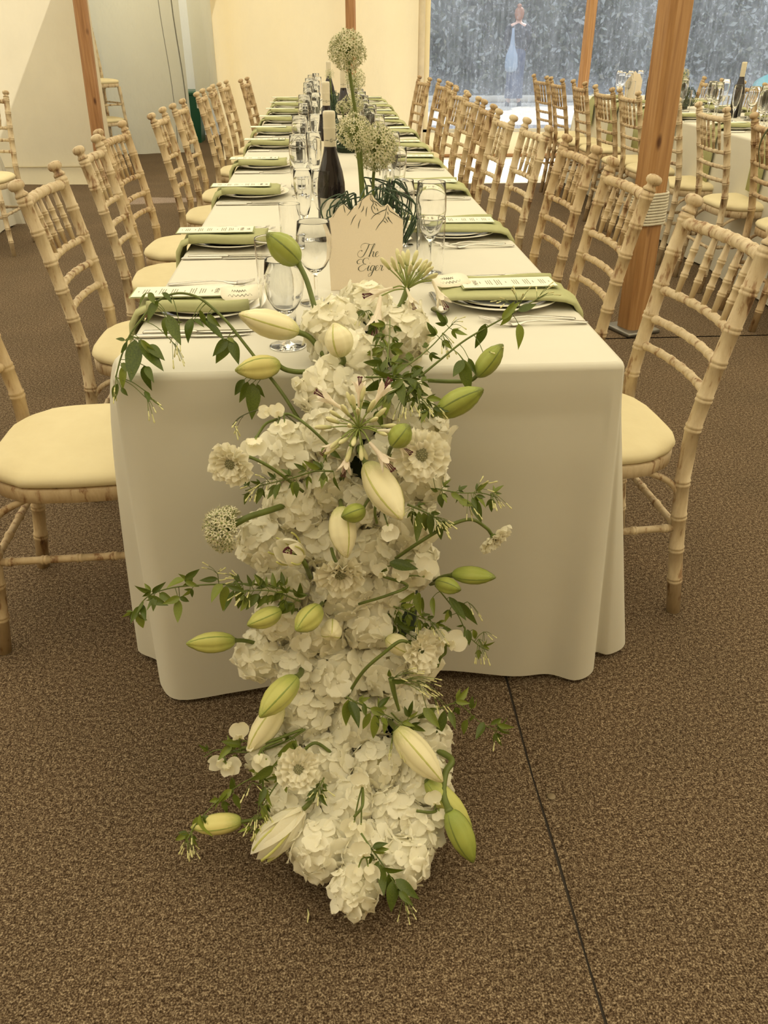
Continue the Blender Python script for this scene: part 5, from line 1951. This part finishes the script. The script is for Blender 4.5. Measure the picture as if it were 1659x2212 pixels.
spray([(748, 1505), (775, 1520), (810, 1535), (845, 1550), (880, 1575)], 'jasmine sprig with drooping leaves across the lower middle', leaves=[(752, 1512, 742, 1565), (755, 1515, 780, 1570), (762, 1515, 775, 1545), (785, 1520, 795, 1550), (800, 1530, 835, 1545), (800, 1540, 780, 1580), (808, 1545, 810, 1600), (825, 1550, 838, 1570), (835, 1552, 828, 1588)], auto=3, lpx=32, lift0=.09, lift1=.1, thick=4, seed=22, kinds='dll', buds=[(850, 1580, 8, 45, 9)])
# low, canvas side
spray([(660, 1575), (620, 1600), (570, 1620), (520, 1625), (470, 1620), (440, 1635)], 'jasmine and sweet pea stem reaching low over the carpet on the canvas-wall side', leaves=[(520, 1610, 480, 1600), (500, 1610, 470, 1640), (640, 1600, 600, 1640), (630, 1600, 640, 1640), (560, 1625, 545, 1650)], auto=4, lpx=28, lift0=.07, lift1=.03, thick=5, seed=23, kinds='dl', droop=.2)
spray([(600, 1650), (560, 1672), (510, 1700), (460, 1740), (420, 1785), (402, 1820)], 'jasmine arm lying lowest on the carpet, canvas-wall side', leaves=[(500, 1705, 470, 1735), (505, 1715, 520, 1745), (490, 1715, 455, 1745), (432, 1760, 448, 1815), (438, 1762, 462, 1788), (430, 1765, 410, 1800), (440, 1765, 452, 1795), (500, 1680, 502, 1720)], auto=3, lpx=30, lift0=.05, lift1=.01, thick=3.5, seed=24, kinds='dl', buds=[(415, 1800, -8, 28, 7), (405, 1815, 6, 25, 5)])
spray([(640, 1640), (600, 1690), (575, 1730), (555, 1770), (540, 1800)], 'jasmine tip with green buds beside the yellow-green bud on the carpet', leaves=[(572, 1700, 560, 1740), (578, 1705, 580, 1745), (590, 1655, 545, 1690), (615, 1630, 580, 1655), (570, 1740, 575, 1785)], auto=3, lpx=28, lift0=.08, lift1=.04, thick=4, seed=25, kinds='dll', buds=[(552, 1760, -6, 34, 9), (560, 1735, 12, 40, 6), (545, 1690, -6, 20, 3)])
spray([(700, 1680), (690, 1700), (685, 1715)], 'small dark jasmine tip under the open scabious', auto=3, lpx=24, lift0=.08, lift1=.09, thick=4, seed=26, kinds='dd', buds=[(690, 1700, 4, 20, 8)])
spray([(780, 1800), (800, 1830), (825, 1865), (850, 1905), (870, 1940)], 'lowest jasmine sprig, trailing off the foot of the cascade', leaves=[(805, 1830, 835, 1820), (800, 1835, 830, 1850), (822, 1868, 832, 1935), (828, 1875, 872, 1888), (838, 1890, 848, 1945), (845, 1905, 852, 1970), (855, 1900, 905, 1940), (860, 1920, 880, 1965), (862, 1925, 890, 1955), (818, 1860, 800, 1900)], auto=2, lpx=30, lift0=.08, lift1=.04, thick=4.5, seed=27, kinds='ddl', buds=[(872, 1940, 8, 40, 6)])


# -------- agapanthus
AGBUD = zramp('agapanthus_bud', [(0.0, (0.30, 0.34, 0.12)), (0.4, (0.60, 0.58, 0.30)), (1, (0.66, 0.62, 0.36))])
AGB = MB().add(*lathe([(.0, 0), (.10, .05), (.12, .2), (.16, .5), (.17, .72), (.11, .92), (0, 1)], 8, False)).mesh('flower_bud', AGBUD)
BLUSH = thin('blush_petal', (0.94, 0.89, 0.76), (0.92, 0.80, 0.68), 0.3, 30, gloss=0.03)


def trumpet_mesh():
    m = MB()
    m.add(*lathe([(.05, 0), (.07, .1), (.085, .35), (.14, .55)], 10, False))
    for k in range(6):
        a = k * PI / 3

        def fn(u, v):
            h = .12 * math.sin(PI * min(1, .25 + .75 * u)) ** .7
            x = .13 + .30 * u ** 1.5
            y = h * (2 * v - 1)
            z = .52 + .5 * u - .12 * u * u
            c, s = math.cos(a), math.sin(a)
            return (x * c - y * s, x * s + y * c, z)
        m.add(*grid(fn, 5, 2))
    return m.mesh('trumpet_flower', BLUSH)


TRUMP = trumpet_mesh()
STAM = MB()
for k in range(6):
    a = k * 1.05
    STAM.add(*tube([(0, 0, .5), (.05 * math.cos(a), .06 * math.sin(a), .8), (.10 * math.cos(a), .10 * math.sin(a), 1.02)], .012, 4))
    STAM.add(*tube([(.10 * math.cos(a) - .03, .10 * math.sin(a), 1.02), (.10 * math.cos(a) + .03, .10 * math.sin(a), 1.05)], .020, 5))
STAM_ME = STAM.mesh('stamens', ANTH)


def agapanthus(px, py, axis_px, rpx, nb, trumps, stem, desc, lift, seed, tref=None, cone=1.25):
    r = random.Random(seed)
    t = (tref or cas_t(px, py)) - lift
    C = at_t(px, py, t)
    k = t / FPX
    root = thing('agapanthus', desc, 'agapanthus', tuple(C), 0, 'agapanthus heads')
    ax = at_t(px + axis_px[0], py + axis_px[1], t - axis_px[2] * k) - C
    ax /= np.linalg.norm(ax)
    R0 = basis(ax, FW)
    m = MB()
    for i in range(nb):
        z = 1 - cone * (i + .5) / nb
        q = math.sqrt(max(0, 1 - z * z))
        a = i * 2.4 + r.uniform(-.3, .3)
        d = np.array(R0 @ Vector((q * math.cos(a), q * math.sin(a), z)))
        ln = rpx * k * r.uniform(.5, .72)
        e = d * ln + np.array([0, 0, .0])
        m.add(*tube(smoothpath([d * .0, d * ln * .5 + UP * .002, e], 4), 1.5 * k, 5))
        o = link('flower_bud', AGB, root)
        l2 = rpx * k * r.uniform(.36, .5)
        dd = d + np.array([r.uniform(-.2, .2) for _ in range(3)])
        place(o, (0, 0, 0), e, basis(dd), (l2 * .85, l2 * .85, l2))
    for (ex, ey, dx, dy, ln, tw) in trumps:
        e = at_t(ex, ey, t - tw) - C
        m.add(*tube(smoothpath([(0, 0, 0), e * .5 + UP * .004, e], 4), 1.7 * k, 5))
        d = RT * dx - UP * dy - FW * .25
        o = link('trumpet_flower', TRUMP, root)
        l2 = ln * k * 1.25
        R = basis(d)
        place(o, (0, 0, 0), e, R, (l2 * .72, l2 * .72, l2))
        o2 = link('stamens', STAM_ME, o)
    m.build('flower_stalks', STEML, root)
    pts = [C] + [at_t(x, y, (tref or cas_t(x, y)) - l) for x, y, l in stem]
    MB().add(*tube([q - C for q in smoothpath(pts, 6)], 6.5 * k, 9)).build('stem', STEMG, root)
    return root


agapanthus(880, 624, (2.2, -10, 2), 76, 22, [(848, 622, -1, .35, 52, .01), (878, 622, .35, 1, 40, .012), (934, 606, .45, 1, 55, 0), (822, 640, -.15, 1, 75, .02)], [(868, 655, .0), (848, 692, .0)],
           'upright agapanthus with greenish buds, in front of the sign edge', .0, 5, tref=TOPT, cone=.50)
agapanthus(775, 925, (0, -3, 10), 80, 26, [(742, 885, -.8, -.5, 55, .01), (800, 885, .6, -.9, 60, .01), (815, 930, 1, .05, 50, .02), (798, 955, .75, .9, 62, .02), (755, 965, -.2, 1, 52, .01), (738, 945, -.8, .7, 45, .0), (840, 940, .7, .6, 50, .0), (775, 880, .05, -1, 50, .0)], [(755, 975, .07), (738, 1035, .03)],
           'open agapanthus spreading its buds and trumpets at the upper middle of the cascade', .11, 6)


# -------- scabious
def scab_petal(seed):
    r = random.Random(seed)
    ph = [r.uniform(0, 6) for _ in range(3)]

    def fn(u, v):
        h = .40 * (0.22 + .85 * u ** .8)
        y = h * (2 * v - 1)
        x = .22 + .80 * u * (1 - .10 * abs(math.sin(7 * v + ph[0])) * (u > .9) - .12 * (2 * v - 1) ** 2)
        z = .10 * u + .13 * u * math.sin(13 * v + ph[1]) + .07 * u * math.sin(5 * u + ph[2])
        return (x, y, z)
    return MB().add(*grid(fn, 5, 8)).mesh('petal', PETALW)


SCP = [scab_petal(i) for i in range(5)]
SCD = MB().add(*lathe([(.30, .0), (.31, .06), (.26, .17), (.16, .25), (0, .28)], 16, False)).mesh('seed_head', SEEDM)
sm = MB()
for i in range(70):
    z = (i + .5) / 70
    q = math.sqrt(1 - z * z)
    a = i * 2.39996
    p = np.array([.30 * q * math.cos(a), .30 * q * math.sin(a), .04 + .25 * z])
    sm.add([p + np.array(o_) * .026 for o_ in ((1, 0, 0), (0, 1, 0), (-1, 0, 0), (0, -1, 0), (0, 0, 1.6))], [(0, 1, 4), (1, 2, 4), (2, 3, 4), (3, 0, 4)])
SCT = sm.mesh('seed_tips', SEEDD)
sm = MB()
for i in range(46):
    a = i * 2.39996
    q = .25 + .1 * ((i * 7) % 10) / 10
    p = np.array([q * math.cos(a), q * math.sin(a), .02])
    e = p * 1.5 + np.array([0, 0, .16])
    sm.add(*tube([p, e], .007, 4))
    sm.add(*tube([e - np.array([.02, 0, 0]), e + np.array([.02, 0, .01])], .018, 4))
SCS = sm.mesh('stamens', PETALW)
SCC = MB().add(*lathe([(.05, -.16), (.12, -.12), (.24, -.02), (.26, .02)], 10, False)).mesh('calyx', STEMG)


def scabious(px, py, rpx, face, stem, desc, lift, seed, tref=None, eye=True):
    """face: direction of the flower in view axes (right, up, toward the viewer)."""
    r = random.Random(seed)
    t = (tref or cas_t(px, py)) - lift
    C = at_t(px, py, t)
    C[2] = max(C[2], .03)
    k = t / FPX
    R_ = rpx * k
    root = thing('scabious', desc, 'scabious', tuple(C), 0, 'white scabious in the cascade')
    d = RT * face[0] + UP * face[1] - FW * face[2]
    d /= np.linalg.norm(d)
    R0 = basis(d, UP * .9 + RT * .3)
    for ring, (n, sc, el) in enumerate(((11, 1.0, .10), (10, .82, .30), (8, .62, .55))):
        for i in range(n):
            a = 2 * PI * i / n + ring * .3 + r.uniform(-.12, .12)
            R = R0 @ Matrix.Rotation(a, 3, 'Z') @ Matrix.Rotation(-el + r.uniform(-.12, .12), 3, 'Y')
            o = link('petal', SCP[r.randrange(5)], root)
            s = R_ * sc * r.uniform(.88, 1.1)
            place(o, C, C + d * R_ * .03 * ring, R, s)
    for nm, me in ((('seed_head', SCD), ('seed_tips', SCT), ('stamens', SCS)) if eye else ()) + (('calyx', SCC),):
        o = link(nm, me, root)
        place(o, C, C, R0, R_)
    pts = [C - d * R_ * .14] + [at_t(x, y, (tref or cas_t(x, y)) - l) for x, y, l in stem]
    MB().add(*tube([q - C for q in smoothpath(pts, 7)], 3.8 * k, 8)).build('stem', STEMG, root)
    return root


scabious(501, 1000, 52, (-.25, -.45, .80), [(530, 985, .09), (585, 1010, .09), (655, 1062, .06)], 'ragged white scabious with dark eye, standing out toward the canvas-wall side', .10, 1)
scabious(910, 982, 62, (.1, -.15, 1), [(885, 968, .06), (850, 980, .07), (832, 1015, .05)], 'large round white scabious facing the camera on the window side', .095, 2)
scabious(735, 1235, 58, (0, -.62, .62), [(722, 1205, .09), (716, 1185, .06)], 'white scabious hanging face-down in the centre of the cascade', .10, 3)
scabious(645, 1660, 50, (.05, .05, 1), [(650, 1630, .06), (680, 1605, .07), (715, 1625, .05)], 'open white scabious with pale green eye, near the foot of the cascade', .095, 4)
scabious(1066, 1160, 44, (.55, -.75, .25), [(1050, 1140, .06), (1015, 1122, .07), (960, 1140, .08), (905, 1172, .09), (855, 1206, .06)], 'small white scabious drooping alone before the cloth, window side', .06, 5)
scabious(908, 1405, 50, (.35, -.1, .45), [(888, 1392, .09), (865, 1385, .10), (830, 1410, .10), (785, 1450, .09), (747, 1508, .06)], 'back-turned white scabious on a long curved stem, window side', .085, 6, eye=False)


# -------- sweet peas
def pea_petal(w, seed):
    r = random.Random(seed)
    ph = r.uniform(0, 6)

    def fn(u, v):
        a = (v - .5) * 2
        h = w * math.sin(PI * min(1, .06 + .80 * u)) ** .6
        return (h * a * (1 - .1 * u), u * (1 - .14 * (1 - abs(a)) * (u > .85)) * (1 - .12 * a * a), .22 * u * u + .18 * a * a * u + .06 * u * math.sin(5 * a + ph))
    return MB().add(*grid(lambda a, b: fn(b, a), 8, 6)).mesh('petal', PETALW)


PEA_S, PEA_W = [pea_petal(.62, i) for i in range(3)], [pea_petal(.40, 9 + i) for i in range(3)]
PEA_C = MB().add(*lathe([(.03, -.2), (.10, -.12), (.13, .05), (.02, .14)], 8, False)).mesh('calyx', STEML)


def sweet_pea(flowers, stem, desc, lift, seed, tref=None, stemm=None):
    """flowers: (px, py, size px, up direction in view (x, y))."""
    r = random.Random(seed)
    px, py = flowers[0][:2]
    t0 = (tref or cas_t(px, py)) - lift
    C = at_t(px, py, t0)
    C[2] = max(C[2], .02)
    k = t0 / FPX
    root = thing('sweet_pea', desc, 'sweet pea', tuple(C), 0, 'white sweet peas in the cascade')
    for (fx, fy, sp, ux, uy) in flowers:
        p = at_t(fx, fy, t0 - r.uniform(0, .012))
        p[2] = max(p[2], .02)
        y = RT * ux - UP * uy
        y /= np.linalg.norm(y)
        s = sp * k
        for me, tilt, spin in ((PEA_S[r.randrange(3)], -.15, 0), (PEA_W[r.randrange(3)], .75, .55), (PEA_W[r.randrange(3)], .75, -.55)):
            n = -FW + np.array([r.uniform(-.3, .3) for _ in range(3)])
            n = n - y * n.dot(y)
            n /= np.linalg.norm(n)
            x = np.cross(y, n)
            R = Matrix((Vector(x), Vector(y), Vector(n))).transposed() @ Matrix.Rotation(spin, 3, 'Z') @ Matrix.Rotation(tilt, 3, 'X')
            o = link('petal', me, root)
            place(o, C, p, R, s * (1 if spin == 0 else .75))
        o = link('calyx', PEA_C, root)
        place(o, C, p, basis(-y), s * .5)
    m = MB()
    if stem:
        pts = [C] + [at_t(x, y, (tref or cas_t(x, y)) - l) for x, y, l in stem]
        for q in pts:
            q[2] = max(q[2], .01)
        sp_ = smoothpath(pts, 7)
        m.add(*tube([q - C for q in sp_], 3.2 * k, 7))
        for (fx, fy, *_ ) in flowers[1:]:
            p = at_t(fx, fy, t0)
            p[2] = max(p[2], .02)
            m.add(*tube([q - C for q in smoothpath([p, (p + sp_[3]) / 2 + UP * .004, sp_[4]], 4)], 1.8 * k, 5))
    m.build('stem', STEMG, root)
    return root


sweet_pea([(602, 900, 30, -.3, -1), (582, 892, 26, -1, -.2), (615, 912, 26, .6, .8), (600, 915, 22, -.6, .9)], [(625, 895, .06), (665, 920, .07), (720, 972, .06)], 'cluster of white sweet peas at the bend of a green stem, under the arching jasmine', .07, 1)
sweet_pea([(553, 948, 40, .1, 1), (548, 955, 34, -.6, .8)], [(560, 935, .06), (575, 915, .06), (600, 905, .06)], 'single white sweet pea hanging above the outermost scabious', .07, 2)
sweet_pea([(518, 1595, 38, -.1, -1), (540, 1605, 36, .8, .5)], [(520, 1615, .05), (580, 1602, .07), (655, 1575, .07)], 'white sweet pea pair upright beside the half-hidden cream lily, low on the canvas-wall side', .06, 3)
sweet_pea([(483, 1645, 34, -1, .1), (490, 1648, 34, .9, .3), (488, 1650, 28, .3, 1)], [(485, 1630, .02), (520, 1620, .04), (575, 1605, .06)], 'white sweet pea lying flat over the carpet, farthest to the canvas-wall side', .03, 4)
sweet_pea([(560, 1630, 36, .2, .9), (575, 1640, 34, -.4, 1)], [(570, 1615, .07), (610, 1598, .07)], 'folded white sweet pea behind the open scabious near the floor', .075, 5)
sweet_pea([(962, 1390, 40, -.7, -.6), (970, 1395, 42, .8, -.5)], [(962, 1410, .05), (952, 1420, .05), (945, 1440, .04)], 'round white sweet pea with two broad petals against the cloth hem, window side', .06, 6)
sweet_pea([(828, 1245, 32, -.3, -.8), (855, 1250, 34, .6, -.8), (915, 1245, 44, .3, -.7)], [(880, 1265, .08), (840, 1285, .09), (775, 1305, .07)], 'white sweet pea trio on a nearly level stem in the middle, window side', .085, 7)
sweet_pea([(815, 1072, 26, .4, -.8), (838, 1135, 36, .3, .9)], [(812, 1085, .11), (810, 1110, .11), (814, 1130, .1)], 'white sweet pea dangling across the biggest cream lily bud', .125, 8)
sweet_pea([(785, 1850, 38, -.3, -1), (795, 1870, 36, .5, .8), (775, 1872, 34, -.6, .8)], [(790, 1850, .09), (785, 1830, .06)], 'white sweet pea beside the lowest jasmine sprig', .09, 9)
sweet_pea([(782, 1700, 36, -.2, -.9), (765, 1775, 34, -.6, .5), (780, 1780, 34, .4, .9)], [(783, 1700, .09), (783, 1740, .1), (765, 1765, .09)], 'white sweet peas on a thin lime stem crossing the lowest hydrangeas', .095, 10)
sweet_pea([(948, 1750, 38, .3, .8), (940, 1738, 34, -.3, -.9)], [(930, 1755, .05), (900, 1752, .06)], 'white sweet pea peeping out behind the hanging green buds', .04, 11)


# -------- alliums
ALF = thin('allium_floret', (0.76, 0.72, 0.54), (0.62, 0.60, 0.40), 0.2, 300, gloss=0.02)
ALO = simple('allium_ovary', (0.20, 0.24, 0.07), 0.6)


def allium(C, R_, stem_pts, desc, seed, full=1.0, axis=(0, 0, 1), group='allium heads', n=190, stemr=None, flat=1.0):
    r = random.Random(seed)
    C = np.array(C, float)
    root = thing('allium', desc, 'allium', tuple(C), 0, group)
    F, P, O = MB(), MB(), MB()
    R0 = basis(axis)
    for i in range(n):
        z = 1 - (1 + full) * (i + .5) / n
        q = math.sqrt(max(0, 1 - z * z))
        a = i * 2.39996 + r.uniform(-.2, .2)
        d = np.array(R0 @ Vector((q * math.cos(a), q * math.sin(a), z * flat)))
        rr = R_ * r.uniform(.80, 1.04)
        p = d * rr
        P.add(*tube([d * R_ * .06, p], R_ * .012, 3, False))
        s = R_ * r.uniform(.17, .25)
        R = basis(d + np.array([r.uniform(-.3, .3) for _ in range(3)]), [r.uniform(-1, 1) for _ in range(3)])
        pts, f = [p], []
        for k in range(6):
            b = k * PI / 3
            o1 = np.array(R @ Vector((s * math.cos(b), s * math.sin(b), s * .45)))
            o2 = np.array(R @ Vector((s * .5 * math.cos(b + .42), s * .5 * math.sin(b + .42), s * .12)))
            o3 = np.array(R @ Vector((s * .5 * math.cos(b - .42), s * .5 * math.sin(b - .42), s * .12)))
            j = len(pts)
            pts += [p + o3, p + o1, p + o2]
            f.append((0, j, j + 1, j + 2))
        F.add(pts, f)
        c = p + np.array(R @ Vector((0, 0, s * .2)))
        O.add([c + np.array(R @ Vector(q_)) * s * .26 for q_ in ((1, 0, 0), (0, 1, 0), (-1, 0, 0), (0, -1, 0), (0, 0, 1.1))], [(0, 1, 4), (1, 2, 4), (2, 3, 4), (3, 0, 4)])
    tag(F.build('florets', ALF, root, False), kind='stuff')
    tag(P.build('floret_stalks', STEML, root), kind='stuff')
    tag(O.build('ovaries', ALO, root, False), kind='stuff')
    sp = smoothpath([C] + [np.array(p, float) for p in stem_pts], 8)
    MB().add(*tube([q - C for q in sp], stemr or .0042, 9)).build('stem', STEMG if group != 'x' else STEML, root)
    return root


tt = cas_t(500, 1140) - .08
dA = RT * -1 + UP * .12 - FW * .12
allium(at_t(492, 1142, tt), 50 * tt / FPX, [at_t(535, 1118, tt), at_t(575, 1105, tt + .01), at_t(615, 1092, tt + .03)], 'allium head lying sideways out of the cascade over the white cloth', 3, .35, dA, 'allium heads', 170, .0052)


def grass_bundle(cx, cy, label, seed, sc=1.0):
    """low dish of looped dark blades holding the table alliums."""
    r = random.Random(seed)
    t = thing('grass_bundle', label, 'grass bundle', (cx, cy, .7505), 0, 'grass bundles down the long table')
    m = MB()
    GD = bpy.data.materials.get('loop_blade') or simple('loop_blade', (0.030, 0.062, 0.028), 0.4, var=.3, scale=40)
    for i in range(46):
        a = r.uniform(0, 2 * PI)
        rad = r.uniform(.06, .115) * sc
        h = r.uniform(.09, .165) * sc
        b = a + r.uniform(-.9, .9)
        p0 = np.array([.02 * math.cos(a), .02 * math.sin(a), .015])
        c1 = np.array([rad * .7 * math.cos(a), rad * .7 * math.sin(a), h])
        c2 = np.array([rad * 1.1 * math.cos(b), rad * 1.1 * math.sin(b), h * .75])
        e = np.array([rad * .85 * math.cos(b), rad * .85 * math.sin(b), .02])
        m.add(*tube(smoothpath([p0, c1 * .8 + p0 * .2, c1, c2, e], 5), .0019 * sc, 5))
    for i in range(10):
        a0 = r.uniform(0, 6.28)
        pts = [(.075 * sc * math.cos(a0 + q) * (1 + .1 * math.sin(3 * q)), .075 * sc * math.sin(a0 + q), (.045 + .02 * math.sin(2 * q + i)) * sc) for q in np.linspace(0, 5.5, 16)]
        m.add(*tube(smoothpath(pts, 2), .0021 * sc, 5))
    tag(m.build('grass_blades', GD, t), kind='stuff')
    MB().add(*lathe([(0, 0), (.055 * sc, 0), (.06 * sc, .01), (.05 * sc, .035), (.02, .04), (0, .04)], 20)).build('dish', FOAM, t)
    return t


CY = 0.90
grass_bundle(.045, CY, 'bundle of looped dark grass holding alliums right behind the table sign', 1, 1.05)


def al_px(px, py, rpx, y, stem, desc, seed, **kw):
    C = at_y(px, py, y)
    k = float((C - CAM) @ FW) / FPX
    return allium(C, rpx * k, [at_y(a, b, y) for a, b in stem[:-1]] + [np.array(stem[-1])], desc, seed, **kw)


al_px(750, 109, 39, CY, [(760, 190), (775, 290), (783, 390), (.03, CY, .78)], 'tallest allium on a long stem above the table sign', 11, n=170)
al_px(813, 318, 45, CY + .05, [(809, 360), (806, 400), (.055, CY + .02, .78)], 'larger of two lower allium heads behind the sign, window side', 12, n=190)
al_px(764, 286, 37, CY - .02, [(770, 310), (778, 380), (.025, CY - .01, .78)], 'paler lower allium head crossing in front of the bottle neck', 13, n=130)
grass_bundle(.05, 2.95, 'second bundle of looped grass, farther along the long table', 2, 1.0)
al_px(762, 226, 22, 2.95, [(762, 250), (.05, 2.95, .78)], 'allium head low in the second grass bundle', 14, n=80)
al_px(738, 232, 14, 2.95, [(742, 255), (.03, 2.95, .78)], 'small yellowish allium at the side of the second grass bundle', 15, n=60)
al_px(768, 172, 22, 3.1, [(762, 205), (.06, 2.98, .78)], 'allium rising behind the tallest stem on the long table', 16, n=80)
grass_bundle(.02, 4.7, 'farthest bundle of looped grass near the table end', 3, 1.0)
al_px(712, 160, 10, 4.7, [(715, 190), (0, 4.7, .78)], 'farthest small allium beside the bottle caps', 17, n=50)
grass_bundle(2.62, 5.3, 'bundle of looped grass on the second table behind the thick pole', 4, .9)
al_px(1478, 160, 11, 5.3, [(1468, 200), (2.62, 5.3, .78)], 'allium head peeping past the thick pole on the second table', 18, n=60)
# one grass blade at the right edge of the picture
tz = at_y(1650, 330, 2.6)
bl = thing('trailing_blade', 'single dark grass blade hanging in front of the nearest second-table chair', 'grass blade', tuple(at_y(1690, 250, 2.3)))
MB().add(*tube([q - at_y(1690, 250, 2.3) for q in smoothpath([at_y(1690, 250, 2.3), at_y(1655, 285, 2.3), at_y(1640, 320, 2.3), at_y(1641, 365, 2.3)], 6)], [.006 - .005 * i / 18 for i in range(19)], 5)).build('blade', STEMD, bl)
# bits of plant on the carpet
tag(MB().add(*tube([(0, 0, 0), (.002, .014, .001), (.0, .024, 0)], [.0008, .002, .0006], 5)).build('fallen_bud', BUDG), 'tiny fallen green bud on the carpet in front of the cascade', 'bud').location = at_z(664, 1993, .003)
